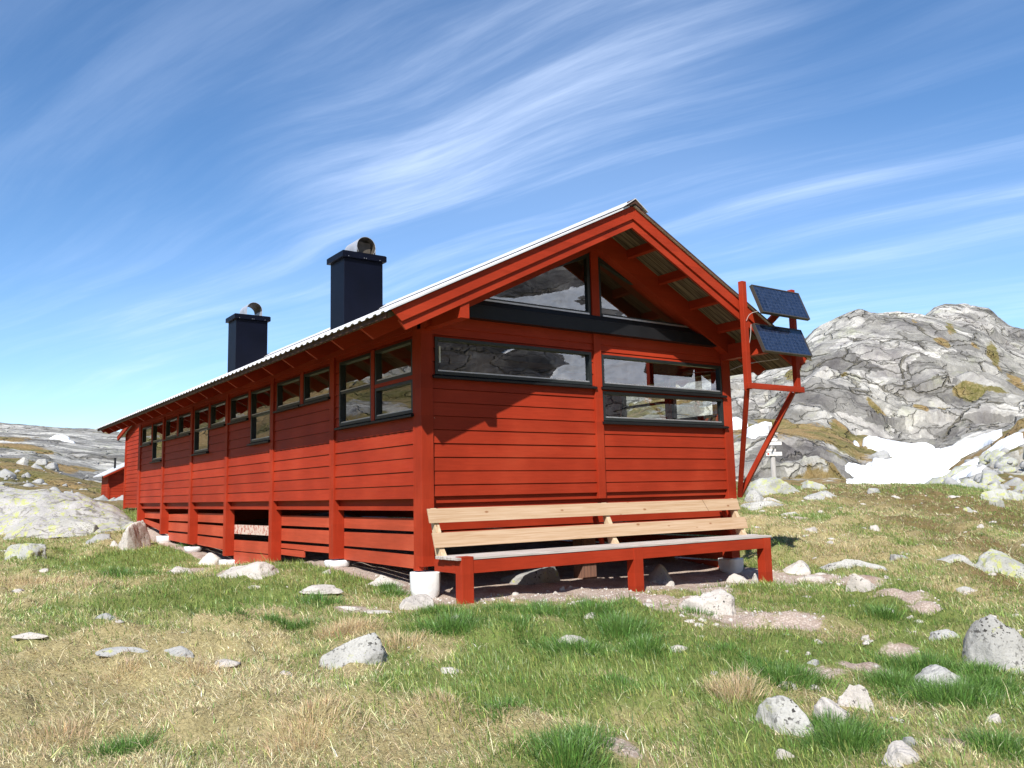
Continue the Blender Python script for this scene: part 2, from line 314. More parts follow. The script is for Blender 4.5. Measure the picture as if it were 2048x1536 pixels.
def rock_mat(name, base, dark, spots=.5, yellow=.0, scale=1.0, crack=0.):
    m, n, l = newmat(name); b = n['Principled BSDF']; b.inputs['Roughness'].default_value = .85; b.inputs['Specular IOR Level'].default_value = .25
    t = n.new('ShaderNodeTexCoord'); g = n.new('ShaderNodeNewGeometry'); P = g.outputs['Position']
    c = mixc(n, l, mr(n, l, nz(n, l, P, 1.6 * scale, 6), .35, .65), base, tuple(.72 * q for q in base))
    c = mixc(n, l, mr(n, l, nz(n, l, P, 60 * scale, 3, .7), .45, .62, 0, .45), c, dark)
    if spots > 0:
        sm = mr(n, l, nz(n, l, P, 30 * scale, 3, .55, .2), .655 - .09 * spots, .675 - .09 * spots)
        zone = mr(n, l, nz(n, l, P, 3.4 * scale, 3), .36, .62)
        mu = n.new('ShaderNodeMath'); mu.operation = 'MULTIPLY'; l.new(sm, mu.inputs[0]); l.new(zone, mu.inputs[1])
        c = mixc(n, l, mu.outputs[0], c, (.045, .042, .038))
    if yellow > 0:
        ym = mr(n, l, nz(n, l, P, 5.5 * scale, 6, .7, .4), .62 - .14 * yellow, .67 - .14 * yellow, 0, .8)
        c = mixc(n, l, ym, c, (.40, .42, .13))
    if crack > 0:
        wn_ = n.new('ShaderNodeTexNoise'); wn_.inputs['Scale'].default_value = .7; wn_.inputs['Detail'].default_value = 5; l.new(P, wn_.inputs['Vector'])
        w2_ = n.new('ShaderNodeVectorMath'); w2_.operation = 'SCALE'; w2_.inputs['Scale'].default_value = 1.6; l.new(wn_.outputs['Color'], w2_.inputs[0]); w3_ = n.new('ShaderNodeVectorMath'); w3_.operation = 'ADD'; l.new(P, w3_.inputs[0]); l.new(w2_.outputs[0], w3_.inputs[1])
        for q_, wd_ in ((crack, .022), (crack * 2.6, .03)):
            mp_ = n.new('ShaderNodeMapping'); mp_.inputs['Scale'].default_value = (1, .6, 2.2); mp_.inputs['Rotation'].default_value = (.2, .3, .6); l.new(w3_.outputs[0], mp_.inputs[0])
            v_ = n.new('ShaderNodeTexVoronoi'); v_.feature = 'DISTANCE_TO_EDGE'; v_.inputs['Scale'].default_value = q_; l.new(mp_.outputs[0], v_.inputs['Vector'])
            ms_ = n.new('ShaderNodeMath'); ms_.operation = 'MULTIPLY'; l.new(mr(n, l, v_.outputs['Distance'], wd_ * .2, wd_, .75, 0), ms_.inputs[0]); l.new(mr(n, l, nz(n, l, P, .8, 3), .42, .58), ms_.inputs[1])
            c = mixc(n, l, ms_.outputs[0], c, (.09, .08, .06))
    l.new(c, b.inputs['Base Color'])
    h = nz(n, l, P, 9 * scale, 10, .72)
    bp = n.new('ShaderNodeBump'); bp.inputs['Strength'].default_value = .8; bp.inputs['Distance'].default_value = .035; l.new(h, bp.inputs['Height']); l.new(bp.outputs[0], b.inputs['Normal'])
    return m
M_rock = {'pale': rock_mat('granite_pale', (.60, .555, .505), (.36, .325, .295), .35, 0), 'spot': rock_mat('granite_spotted', (.50, .49, .455), (.27, .26, .245), .85, .12),
          'lichen': rock_mat('granite_lichen', (.46, .46, .42), (.24, .24, .22), .45, .7), 'grey': rock_mat('granite_grey', (.40, .395, .38), (.25, .25, .25), .25, .1)}
M_snow, _n, _l = newmat('snow'); _b = _n['Principled BSDF']; _b.inputs['Base Color'].default_value = (.88, .90, .93, 1); _b.inputs['Roughness'].default_value = .6; _sg = _n.new('ShaderNodeNewGeometry'); _l.new(mixc(_n, _l, mr(_n, _l, nz(_n, _l, _sg.outputs['Position'], .35, 7, .7), .46, .74, 0, .6), (.84, .86, .89), (.56, .52, .46)), _b.inputs['Base Color'])
_g = _n.new('ShaderNodeNewGeometry'); _bp = _n.new('ShaderNodeBump'); _bp.inputs['Distance'].default_value = .3; _bp.inputs['Strength'].default_value = .35
_l.new(nz(_n, _l, _g.outputs['Position'], .5, 5), _bp.inputs['Height']); _l.new(_bp.outputs[0], _b.inputs['Normal'])

def hill_mat():
    m, n, l = newmat('mountain_rock_and_turf'); b = n['Principled BSDF']; b.inputs['Roughness'].default_value = .9; b.inputs['Specular IOR Level'].default_value = .15
    g = n.new('ShaderNodeNewGeometry'); P = g.outputs['Position']
    at = n.new('ShaderNodeAttribute'); at.attribute_name = 'turf'; turf = at.outputs['Fac']
    ad = n.new('ShaderNodeAttribute'); ad.attribute_name = 'tone'; tone = ad.outputs['Fac']
    wv = n.new('ShaderNodeTexNoise'); wv.inputs['Scale'].default_value = .09; wv.inputs['Detail'].default_value = 5; wv.inputs['Roughness'].default_value = .6; l.new(P, wv.inputs['Vector'])
    ws = n.new('ShaderNodeVectorMath'); ws.operation = 'SCALE'; ws.inputs['Scale'].default_value = 8; l.new(wv.outputs['Color'], ws.inputs[0])
    wa = n.new('ShaderNodeVectorMath'); wa.operation = 'ADD'; l.new(P, wa.inputs[0]); l.new(ws.outputs[0], wa.inputs[1])
    def mul(a, b_):
        x = n.new('ShaderNodeMath'); x.operation = 'MULTIPLY'; l.new(a, x.inputs[0])
        if isinstance(b_, float): x.inputs[1].default_value = b_
        else: l.new(b_, x.inputs[1])
        return x.outputs[0]
    def crack(sc, wdt, st, off, lo, hi):
        mp = n.new('ShaderNodeMapping'); mp.inputs['Scale'].default_value = st; mp.inputs['Rotation'].default_value = (.35, .55, .4 + off); mp.inputs['Location'].default_value = (off * 7, 0, 0); l.new(wa.outputs[0], mp.inputs[0])
        v = n.new('ShaderNodeTexVoronoi'); v.feature = 'DISTANCE_TO_EDGE'; v.inputs['Scale'].default_value = sc; l.new(mp.outputs[0], v.inputs['Vector'])
        return mul(mr(n, l, v.outputs['Distance'], wdt * .15, wdt, 1, 0), mr(n, l, nz(n, l, P, .11 + off * .1, 4), lo, hi))
    k1 = crack(.075, .020, (.8, 1, 2.4), 0., .34, .46); k2 = crack(.20, .030, (.7, 1, 2.2), .3, .42, .56); k3 = crack(.60, .040, (.8, 1, 2.0), .7, .50, .62)
    big1 = nz(n, l, P, .055, 6, .62); c = mixc(n, l, mr(n, l, big1, .38, .60), (.50, .482, .425), (.33, .315, .283))
    c = mixc(n, l, mr(n, l, nz(n, l, P, .32, 8, .72), .40, .66, 0, .6), c, (.60, .58, .515))
    c = mixc(n, l, mr(n, l, nz(n, l, P, 1.7, 7, .75), .42, .70, 0, .55), c, (.20, .19, .18))
    c = mixc(n, l, mr(n, l, nz(n, l, wa.outputs[0], .21, 6, .7), .55, .66, 0, .45), c, (.40, .42, .25))
    sp = n.new('ShaderNodeMapping'); sp.inputs['Scale'].default_value = (1.0, 1.0, .07); l.new(P, sp.inputs[0])
    stv = nz(n, l, sp.outputs[0], .42, 7, .7)
    c = mixc(n, l, mul(mr(n, l, stv, .47, .62), mr(n, l, nz(n, l, P, .035, 3), .42, .56, .15, .9)), c, (.20, .188, .185))
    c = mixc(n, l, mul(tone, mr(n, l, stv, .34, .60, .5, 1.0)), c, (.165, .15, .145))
    for q_, st_, sd_ in ((.12, (.8, 1, 2.2), (.55, 1.35)), (.36, (.8, 1, 1.9), (.72, 1.22))):
        mp = n.new('ShaderNodeMapping'); mp.inputs['Scale'].default_value = st_; mp.inputs['Rotation'].default_value = (.35, .55, .5); l.new(wa.outputs[0], mp.inputs[0])
        v = n.new('ShaderNodeTexVoronoi'); v.inputs['Scale'].default_value = q_; l.new(mp.outputs[0], v.inputs['Vector']); sx_ = n.new('ShaderNodeSeparateColor'); l.new(v.outputs['Color'], sx_.inputs[0])
        vs_ = n.new('ShaderNodeVectorMath'); vs_.operation = 'SCALE'; l.new(c, vs_.inputs[0]); l.new(mr(n, l, sx_.outputs[0], 0, 1, *sd_), vs_.inputs['Scale']); c = vs_.outputs[0]
    for k, s_ in ((k1, .65), (k2, .42), (k3, .3)): c = mixc(n, l, mul(k, s_), c, (.115, .10, .06))
    tn = nz(n, l, P, .4, 8, .72)
    ma = n.new('ShaderNodeMath'); ma.operation = 'ADD'; l.new(turf, ma.inputs[0]); l.new(tn, ma.inputs[1])
    tm = mr(n, l, ma.outputs[0], .93, 1.02)
    tc_ = mixc(n, l, mr(n, l, nz(n, l, P, .16, 4), .42, .58), (.26, .175, .075), (.135, .125, .038))
    tc_ = mixc(n, l, mr(n, l, nz(n, l, P, 2.2, 5, .75), .45, .68, 0, .6), tc_, (.40, .31, .17))
    c = mixc(n, l, tm, c, tc_)
    l.new(c, b.inputs['Base Color'])
    hh = n.new('ShaderNodeMath'); hh.operation = 'MULTIPLY_ADD'; hh.inputs[1].default_value = -.9; l.new(k2, hh.inputs[0]); l.new(nz(n, l, P, .55, 9, .72), hh.inputs[2])
    k1s = n.new('ShaderNodeMath'); k1s.operation = 'MULTIPLY_ADD'; k1s.inputs[1].default_value = -1.4; l.new(k1, k1s.inputs[0]); l.new(hh.outputs[0], k1s.inputs[2])
    bp = n.new('ShaderNodeBump'); bp.inputs['Strength'].default_value = .85; bp.inputs['Distance'].default_value = .7; l.new(k1s.outputs[0], bp.inputs['Height']); l.new(bp.outputs[0], b.inputs['Normal'])
    return m
M_hill = hill_mat()
def ground_mat():
    m, n, l = newmat('turf_and_gravel'); b = n['Principled BSDF']; b.inputs['Roughness'].default_value = .95; b.inputs['Specular IOR Level'].default_value = .1
    g = n.new('ShaderNodeNewGeometry'); P = g.outputs['Position']
    def A(nm):
        a = n.new('ShaderNodeAttribute'); a.attribute_name = nm; return a.outputs['Fac']
    green, bare, heath = A('green'), A('bare'), A('heath')
    f1 = nz(n, l, P, 9, 7, .75); f2 = nz(n, l, P, 55, 4, .8)
    straw = mixc(n, l, mr(n, l, f1, .35, .65), (.50, .42, .225), (.36, .30, .14))
    grn = mixc(n, l, mr(n, l, f1, .35, .65), (.15, .21, .05), (.22, .25, .08))
    s = n.new('ShaderNodeMath'); s.operation = 'MULTIPLY_ADD'; s.inputs[1].default_value = .9; l.new(nz(n, l, P, 5, 6, .7), s.inputs[0]); l.new(green, s.inputs[2])
    c = mixc(n, l, mr(n, l, s.outputs[0], .75, 1.15), straw, grn)
    hc = mixc(n, l, mr(n, l, nz(n, l, P, 3, 6, .7), .35, .65), (.15, .125, .04), (.25, .17, .085))
    c = mixc(n, l, heath, c, hc)
    c = mixc(n, l, mr(n, l, f2, .42, .62, 0, .5), c, (.06, .05, .028))
    s2 = n.new('ShaderNodeMath'); s2.operation = 'MULTIPLY_ADD'; s2.inputs[1].default_value = 1.5; l.new(nz(n, l, P, 8, 8, .78), s2.inputs[0]); l.new(bare, s2.inputs[2])
    gv = n.new('ShaderNodeTexVoronoi'); gv.inputs['Scale'].default_value = 38; l.new(P, gv.inputs['Vector'])
    gc = mixc(n, l, mr(n, l, gv.outputs['Distance'], .1, .55), (.64, .545, .47), (.40, .315, .26))
    gc = mixc(n, l, mr(n, l, nz(n, l, P, 2.5, 5), .52, .66, 0, .7), gc, (.30, .205, .165))
    c = mixc(n, l, mr(n, l, s2.outputs[0], 1.12, 1.34), c, gc)
    l.new(c, b.inputs['Base Color'])
    bp = n.new('ShaderNodeBump'); bp.inputs['Strength'].default_value = 1; bp.inputs['Distance'].default_value = .03; l.new(nz(n, l, P, 26, 6, .75), bp.inputs['Height']); l.new(bp.outputs[0], b.inputs['Normal'])
    return m
M_ground = ground_mat()
def grass_mat():
    m, n, l = newmat('grass_blades'); out = n['Material Output']; n.remove(n['Principled BSDF'])
    a = n.new('ShaderNodeAttribute'); a.attribute_name = 'tint'
    d = n.new('ShaderNodeBsdfDiffuse'); t = n.new('ShaderNodeBsdfTranslucent'); gl = n.new('ShaderNodeBsdfGlossy'); gl.inputs['Roughness'].default_value = .45
    l.new(a.outputs['Color'], d.inputs[0]); l.new(a.outputs['Color'], t.inputs[0])
    x = n.new('ShaderNodeMixShader'); x.inputs[0].default_value = .35; l.new(d.outputs[0], x.inputs[1]); l.new(t.outputs[0], x.inputs[2])
    y = n.new('ShaderNodeMixShader'); y.inputs[0].default_value = .05; l.new(x.outputs[0], y.inputs[1]); l.new(gl.outputs[0], y.inputs[2]); l.new(y.outputs[0], out.inputs[0])
    return m
M_grass = grass_mat()

# ------------------------------------------------------------------ terrain heights
CP = np.array([(-5.35,-9.56,-1.80),(-9,-6,-1.85),(-13,-2,-1.8),(0,-9,-1.93),(5,-9,-2.0),(10,-7,-2.0),(14,-2,-1.75),(0,0,-1.5),(.15,-.9,-1.48),(2.9,-.85,-1.58),
 (5.7,-.85,-1.69),(6.05,0,-1.58),(0,2.85,-1.27),(0,4.2,-1.27),(0,5.6,-1.42),(.1,8.3,-1.60),(.1,11,-1.37),(.1,13.7,-1.25),(.1,16.4,-.95),(3,8,-1.45),(3,16,-.9),(-6,8,-1.62),(-9,14,-1.5),
 (-3.3,18.5,-1.25),(-.8,17.4,-1.08),(-10,22,-1.1),(29.7,11.8,-.25),(11.3,.6,-1.38),(7.4,-4,-1.85),(35.1,7.9,-1.0),(24.8,15.3,-.38),(10.7,3.4,-1.02),(15,5.1,-.95),(9,8,-.95),
 (8,15,-.6),(2,26,.0),(-5,-20,-2.2),(10,-20,-2.3),(-20,-10,-1.9),(22,-12,-2.1),(-22,10,-1.0),(-12,30,-.3),(4.5,-4.5,-1.82),(-2.5,-4.5,-1.66),(20,2,-1.15)])
def _tps(d2): return .5 * d2 * np.log(d2 + 1e-9)
_n = len(CP); _K = _tps(((CP[:, None, :2] - CP[None, :, :2]) ** 2).sum(-1)) + np.eye(_n) * .6
_A = np.zeros((_n + 3, _n + 3)); _A[:_n, :_n] = _K; _A[:_n, _n] = 1; _A[:_n, _n + 1:] = CP[:, :2]; _A[_n, :_n] = 1; _A[_n + 1:, :_n] = CP[:, :2].T
_W = np.linalg.solve(_A, np.r_[CP[:, 2], 0, 0, 0])
def rbf(x, y):
    o = _W[_n] + _W[_n + 1] * x + _W[_n + 2] * y
    for i in range(_n): o = o + _W[i] * _tps((x - CP[i, 0]) ** 2 + (y - CP[i, 1]) ** 2)
    return o
C0 = CAM[:2]
tail = lambda s: [(300, s)]
PXC = {-100: [(34,1022),(38,1012),(46,1000),(66,975),(90,935),(96,925),(120,890),(140,866),(175,845),(190,842),(205,845),(225,850),(300,870)],
 0: [(34,1015),(38,1006),(46,994),(66,972),(90,930),(96,921),(120,892),(140,870),(175,848),(190,845),(205,850),(225,856),(300,880)],
 100: [(34,1018),(38,1010),(46,998),(66,980),(90,948),(96,940),(120,905),(140,880),(175,855),(190,852),(205,856),(225,860),(300,880)],
 200: [(34,1028),(38,1020),(46,1008),(66,996),(90,972),(96,964),(120,925),(140,895),(175,866),(190,861.5),(205,865),(225,870),(300,890)],
 300: [(34,1025),(38,1018),(46,1008),(66,998),(90,975),(96,968),(120,930),(140,903),(175,876),(190,873),(205,876),(225,880),(300,900)],
 700: [(34,1010),(38,1005),(46,1000),(66,985),(90,960),(96,950),(120,920),(140,895),(165,870),(180,868),(195,872),(225,880),(300,900)],
 1200: [(34,985),(38,982),(46,985),(66,960),(90,905),(96,895),(120,860),(140,835),(155,800),(168,797),(185,803),(225,815),(300,850)],
 1300: [(34,982),(38,980),(46,985),(66,950),(90,880),(96,870),(120,830),(140,795),(155,768),(168,762),(185,768),(225,775),(300,810)],
 1400: [(34,982),(38,980),(46,985),(66,958),(86,874),(96,858),(118,830),(140,775),(155,745),(168,741),(185,748),(225,765),(300,800)],
 1470: [(34,983),(38,982),(46,985),(66,965),(82,868),(96,850),(115,828),(140,770),(155,740),(168,737),(185,745),(225,760),(300,800)],
 1540: [(34,975),(38,976),(46,985),(66,968),(78,864),(96,850),(112,835),(138,765),(153,726),(165,722),(185,730),(225,750),(300,800)],
 1600: [(34,976),(38,977),(46,986),(66,968),(78,872),(94,850),(100,842),(130,755),(151,702),(162,698),(180,710),(225,740),(300,790)],
 1650: [(34,974),(38,974),(46,984),(64,966),(79,880),(93,855),(98,848),(125,750),(148,664),(158,659),(175,670),(225,700),(300,760)],
 1700: [(34,972),(38,971),(46,982),(65,968),(84,890),(95,868),(100,860),(124,745),(148,643),(157,639),(172,650),(225,700),(300,760)],
 1725: [(34,971),(38,970),(46,982),(66,968),(93,884),(97,874),(103,862),(124,742),(148,634),(156,629),(172,640),(220,700),(300,760)],
 1745: [(34,971),(38,970),(46,982),(67,967),(93,882),(98,874),(103,862),(124,740),(148,627),(156,621.5),(172,632),(215,690),(300,760)],
 1790: [(34,971),(38,970),(46,982),(67,967),(94,896),(99,890),(104,876),(124,745),(148,638),(158,629),(172,634),(215,670),(300,740)],
 1826: [(34,971),(38,970),(46,981),(67,966.5),(94,904),(99,898),(104,884),(124,748),(147,634),(158,622),(172,630),(218,655),(300,720)],
 1870: [(34,971),(38,971),(46,980),(67,966),(94,905),(99,899),(104,885),(124,750),(146,640),(156,626),(172,633),(222,636),(300,700)],
 1897: [(34,973),(38,973),(46,979),(66,962),(92,902),(98,896),(104,882),(124,752),(145,648),(154,634),(171,640),(224,612),(300,700)],
 1921: [(34,975),(38,975),(46,975),(62,953),(90,897),(97,890),(104,880),(124,755),(144,660),(153,642),(170,646),(225,604),(300,700)],
 1970: [(34,982),(38,981),(44,970),(58,928),(88,882),(96,876),(104,865),(122,762),(142,680),(152,660),(170,665),(225,604),(300,700)],
 2010: [(34,989),(38,987),(44,970),(58,905),(82,868),(95,868),(104,858),(121,775),(140,708),(151,686),(170,690),(225,612),(300,700)],
 2048: [(34,996),(38,992),(44,970),(58,885),(72,853),(94,858),(104,850),(120,790),(138,735),(150,710),(170,715),(225,646),(300,700)],
 2150: [(34,1000),(38,995),(44,970),(58,865),(72,830),(94,838),(104,835),(120,800),(138,765),(150,745),(170,748),(225,680),(300,720)]}
AZT = []; RT = []; ZT = []
for px_ in sorted(PXC):
    col = PXC[px_]; d0 = CF + CR * (px_ - 1024) / FPX - CU * (960 - 768) / FPX; AZT.append(math.degrees(math.atan2(d0[0], d0[1])))
    rr, zz_ = [], []
    for d, yy in col:
        P = CAM + d * (CF + CR * (px_ - 1024) / FPX - CU * (yy - 768) / FPX); rr.append(math.hypot(P[0] - C0[0], P[1] - C0[1])); zz_.append(P[2])
    RT.append(rr); ZT.append(zz_)
OUT = {82: [(34,-2),(40,-1.3),(48,0),(64,2.5),(90,4),(96,4.5),(110,6),(130,8),(155,11),(170,12),(190,12),(225,13),(300,12)],
 110: [(34,-2.2),(40,-1),(50,1),(66,3.5),(90,7),(100,9),(120,12),(140,15),(165,19),(180,20),(200,20.5),(240,21),(300,20)],
 146: [(34,-1.8),(40,-.5),(50,2.2),(66,5.6),(90,9),(100,11),(120,15),(140,19),(165,23),(180,24),(200,24.5),(240,25),(300,24)],
 180: [(34,-1.8),(40,-.5),(50,2),(66,4.5),(90,7.5),(100,9),(120,12),(140,16),(165,20),(180,21),(200,21.5),(240,22),(300,21)],
 228: [(34,-2),(40,-1),(50,0),(66,1),(90,3),(100,4),(120,6),(140,8),(165,10),(180,11),(200,11),(240,11),(300,10)],
 280: [(34,-2),(40,-1),(50,0),(66,1.5),(90,4),(100,5),(120,7),(140,8),(165,9),(180,9.5),(200,9.5),(240,9),(300,8)],
 325: [(34,-2),(40,-1),(46,1),(60,4),(80,7),(90,8.5),(105,10),(120,11.5),(140,12.8),(160,13.2),(180,13.2),(225,12.5),(300,11)],
 345: [(34,-2),(40,-1.2),(46,.3),(62,2.6),(84,5),(94,6),(110,7.3),(130,8.3),(155,9),(170,9.2),(190,9.2),(225,9),(300,8)]}
for a in OUT:
    aa = a if a < 300 else a - 360
    AZT.append(aa); RT.append([q[0] for q in OUT[a]]); ZT.append([CAM[2] + q[0] * math.tan(math.radians(q[1])) for q in OUT[a]])
o_ = np.argsort(AZT); AZT = np.array(AZT)[o_]; RT = np.array(RT)[o_]; ZT = np.array(ZT)[o_]
AZT = np.r_[AZT[-1] - 360, AZT, AZT[0] + 360]; RT = np.vstack([RT[-1], RT, RT[0]]); ZT = np.vstack([ZT[-1], ZT, ZT[0]])
def prof(az, r):
    R_ = [np.interp(az, AZT, RT[:, k]) for k in range(13)]; Z_ = [np.interp(az, AZT, ZT[:, k]) for k in range(13)]
    z = Z_[0].copy()
    for k in range(12):
        t = np.clip((r - R_[k]) / (R_[k + 1] - R_[k]), 0, 1); z = np.where(r > R_[k], Z_[k] + (Z_[k + 1] - Z_[k]) * t, z)
    return z
def azr(x, y):
    dx, dy = x - C0[0], y - C0[1]; r = np.hypot(dx, dy); az = np.degrees(np.arctan2(dx, dy)); az = np.where(az < -80, az + 360, az); return az, r
def H0(x, y):
    x = np.asarray(x, float); y = np.asarray(y, float); az, r = azr(x, y)
    t = sstep(27, 36, r); return rbf(x, y) * (1 - t) + prof(az, np.maximum(r, 34)) * t
def Hd(x, y):            # with turf relief
    x = np.asarray(x, float); y = np.asarray(y, float); az, r = azr(x, y)
    hum = fbm(x * .9, y * .9, s=3, o=3) * .12 + np.maximum(fbm(x * 1.9 + 9, y * 1.9, s=11, o=2), 0) * .20 + fbm(x * 6, y * 6, s=5, o=3) * .018
    near = np.exp(-(np.maximum(0, np.maximum(-.3 - x, x - 6.2)) ** 2 + np.maximum(0, np.maximum(-1.2 - y, y - 17)) ** 2) / .5)
    return H0(x, y) + hum * (1 - .75 * near) * (1 - sstep(30, 40, r))
def pray(x, y): return CF + CR * (x - 1024) / FPX - CU * (y - 768) / FPX
def pix(P):
    d = np.asarray(P, float) - CAM; z = d @ CF; return 1024 + FPX * (d @ CR) / z, 768 - FPX * (d @ CU) / z, z
def hit(x, y, d0=4.0, d1=240.0, f=Hd):
    """ground point seen at a picture position"""
    r_ = pray(x, y); t = d0 * (d1 / d0) ** np.linspace(0, 1, 900); P = CAM + t[:, None] * r_; g = P[:, 2] < f(P[:, 0], P[:, 1])
    if not g.any(): return P[-1]
    i = int(np.argmax(g)); a = t[max(i - 1, 0)]; b = t[i]; tt = np.linspace(a, b, 40); P = CAM + tt[:, None] * r_; g = P[:, 2] < f(P[:, 0], P[:, 1]); return P[int(np.argmax(g))]
GC = None
LAT = CR[:2] / np.linalg.norm(CR[:2]); DEP = CF[:2] / np.linalg.norm(CF[:2])
def blob(px, py, rx, ry, rot=0):
    P = hit(px, py); d = (P - CAM) @ CF; wx = rx * d / FPX; sl = max(.05, (CAM[2] - P[2]) / d); wy = ry * d / FPX / sl * .9; return P[0], P[1], wx, wy
def bval(x, y, B):
    u = ((x - B[0]) * LAT[0] + (y - B[1]) * LAT[1]) / B[2]; v = ((x - B[0]) * DEP[0] + (y - B[1]) * DEP[1]) / B[3]; return np.exp(-(u * u + v * v))
STRAW = [blob(*a) for a in [(90,1165,150,42),(240,1440,330,95),(60,1330,120,50),(520,1255,130,26),(680,1440,260,60),(420,1300,160,26),(660,1480,150,40),(720,1275,60,35),(1760,1020,140,22),(1960,1195,110,26),(1560,1070,60,20),(1080,1430,120,30),(1250,1500,120,22),(880,1290,60,30),(1500,1010,60,10),(1680,1075,110,20),(380,1380,260,50)]]
GREEN = [blob(*a) for a in [(930,1240,110,34),(1120,1220,90,20),(1230,1250,110,40),(1120,1310,120,30),(1010,1330,150,40),(1200,1380,230,40),(1000,1400,120,30),(1700,1210,200,34),(1600,1290,200,30),(1850,1310,200,34),(1950,1400,130,60),(1650,1500,200,30),(1560,1340,80,26),(1150,1500,70,36),(240,1130,120,22),(330,1095,60,16),(560,1190,60,14),(720,1150,120,12),(490,1200,100,12),(420,1500,90,24),(150,1500,60,30),(1350,1350,150,40),(1900,1230,120,24),(640,1290,60,20),(100,1225,110,12),(600,1130,50,9),(380,1210,90,12),(720,1130,70,8),(800,1370,150,30),(1480,1410,120,30),(1430,1300,150,24)]]
BARE = [blob(*a) for a in [(900,1205,40,8),(985,1198,70,10),(1090,1192,90,15),(1200,1192,95,19),(1290,1200,95,22),(1400,1212,110,20),(1490,1234,90,15),(1580,1252,70,10),(1560,1158,50,9),(1640,1156,60,7),(1720,1168,60,8),(1800,1190,55,9),(1850,1205,40,7),(1640,1345,60,7),(1730,1330,60,7),(1800,1300,40,7),(1900,1480,80,7),(1420,1180,60,10),(700,1218,50,5),(470,1148,70,6),(1240,1490,50,8),(1600,1035,14,2),(400,1140,60,6),(1330,1155,120,14)]]
HEATH = [blob(*a) for a in [(1760,985,160,12),(1900,1010,150,20),(2048,1050,130,34),(1960,1085,90,22),(1850,1050,70,12),(2000,1160,50,26),(1660,990,60,5)]]
def masks(x, y):
    az, r = azr(x, y)
    g = .45 + .42 * fbm(x * .45, y * .45, s=21, o=4) + .30 * fbm(x * 1.7, y * 1.7, s=22, o=3)
    for B in STRAW: g = g - .46 * bval(x, y, B)
    for B in GREEN: g = g + .50 * bval(x, y, B)
    b = np.zeros_like(x)
    for B in BARE: b = np.maximum(b, bval(x, y, B))
    ins = sstep(-.25, .15, x) * sstep(6.5, 6.1, x) * sstep(-.95, -.6, y) * sstep(17.6, 16.8, y); b = np.maximum(b, ins * 1.2)
    b = b * (1 + .55 * fbm(x * 2.6, y * 2.6, s=33, o=4))
    h = np.zeros_like(x)
    for B in HEATH: h = np.maximum(h, bval(x, y, B))
    h = np.maximum(h, .6 * sstep(20, 34, r) * sstep(.45, .1, g)); h = np.clip(h * 1.5 + fbm(x * .8, y * .8, s=31) * .5 * (h > .05), 0, 1)
    return np.clip(g, 0, 1.2), b, h

# angular layout of the terrain sheets (finest where the valley opens)
az_in = np.arange(1.0, 70.0, .115); az_out = np.r_[np.arange(70.0, 100, .9), np.arange(100, 342, 1.6), np.arange(342, 361, .6)]
AZ_ = np.r_[az_in, az_out]; NA = len(AZ_)
def sheet(rs):
    A_, R_ = np.meshgrid(np.radians(AZ_), rs, indexing='ij'); x = C0[0] + R_ * np.sin(A_); y = C0[1] + R_ * np.cos(A_); return x, y, R_, np.degrees(A_)
def quads(na, nr):
    i = np.arange(na)[:, None]; j = np.arange(nr - 1)[None, :]; i2 = (i + 1) % na
    return np.stack([i * nr + j, i * nr + j + 1, i2 * nr + j + 1, i2 * nr + j], -1).reshape(-1, 4)
rs1 = np.r_[0.02, .8, 1.8, 3 * (38 / 3) ** np.linspace(0, 1, 330)]
X, Y, R_, A_ = sheet(rs1); Z = Hd(X, Y); G_, B_, Hh = masks(X, Y)
ground = npmesh('ground', np.stack([X, Y, Z], -1).reshape(-1, 3), quads(NA, len(rs1)), M_ground, dict(green=G_.ravel(), bare=B_.ravel(), heath=Hh.ravel()))
tag(ground, kind='structure')
# hills
rs2 = np.r_[np.arange(38, 60, .45), np.arange(60, 105, .42), np.arange(105, 165, .55), np.arange(165, 235, 1.3), np.arange(235, 304, 4.5)]
rs2[0] = 38
X, Y, R_, A_ = sheet(rs2); Z = H0(X, Y)
dr = np.gradient(Z, axis=1) / np.gradient(R_, axis=1)
slope = np.abs(dr)
amp = sstep(38, 52, R_)
# outward normals of the plain surface
nx = -dr * np.sin(np.radians(A_)); ny = -dr * np.cos(np.radians(A_)); nzv = np.ones_like(nx); ln = np.sqrt(nx * nx + ny * ny + 1); nx /= ln; ny /= ln; nzv /= ln
wx = fbm(X * .05, Y * .05, Z * .05, 3, 41) * 6; wz = fbm(X * .05, Y * .05, Z * .05, 3, 47) * 6
f1, f2, cid = voro((X + wx) * .07, (Y + wz) * .07, (Z + wx) * .13, 51)
g1, g2, cid2 = voro((X + wz) * .27, (Y + wx) * .27, (Z + wz) * .45, 61)
rocky = sstep(.10, .32, slope + .12 * fbm(X * .05, Y * .05, s=77))
cm_ = sstep(-.25, .2, fbm(X * .06, Y * .06, Z * .06, 3, 79))
disp = (cid - .5) * 2.2 + np.minimum(f2 - f1, .14) * 4.5 * cm_ + (cid2 - .5) * .6 * cm_ + np.minimum(g2 - g1, .10) * 1.6 * cm_ + fbm(X * .10, Y * .10, Z * .14, 7, 71, .52) * 3.0 - .5
disp = disp * (.18 + .82 * rocky) * amp * sstep(44, 70, R_) + amp * fbm(X * .25, Y * .25, s=73) * .25
disp = disp * np.where(R_ > 170, .8, 1) * (1 - .6 * sstep(138, 150, R_) * sstep(176, 166, R_))
X3 = X + nx * disp; Y3 = Y + ny * disp; Z3 = Z + nzv * disp
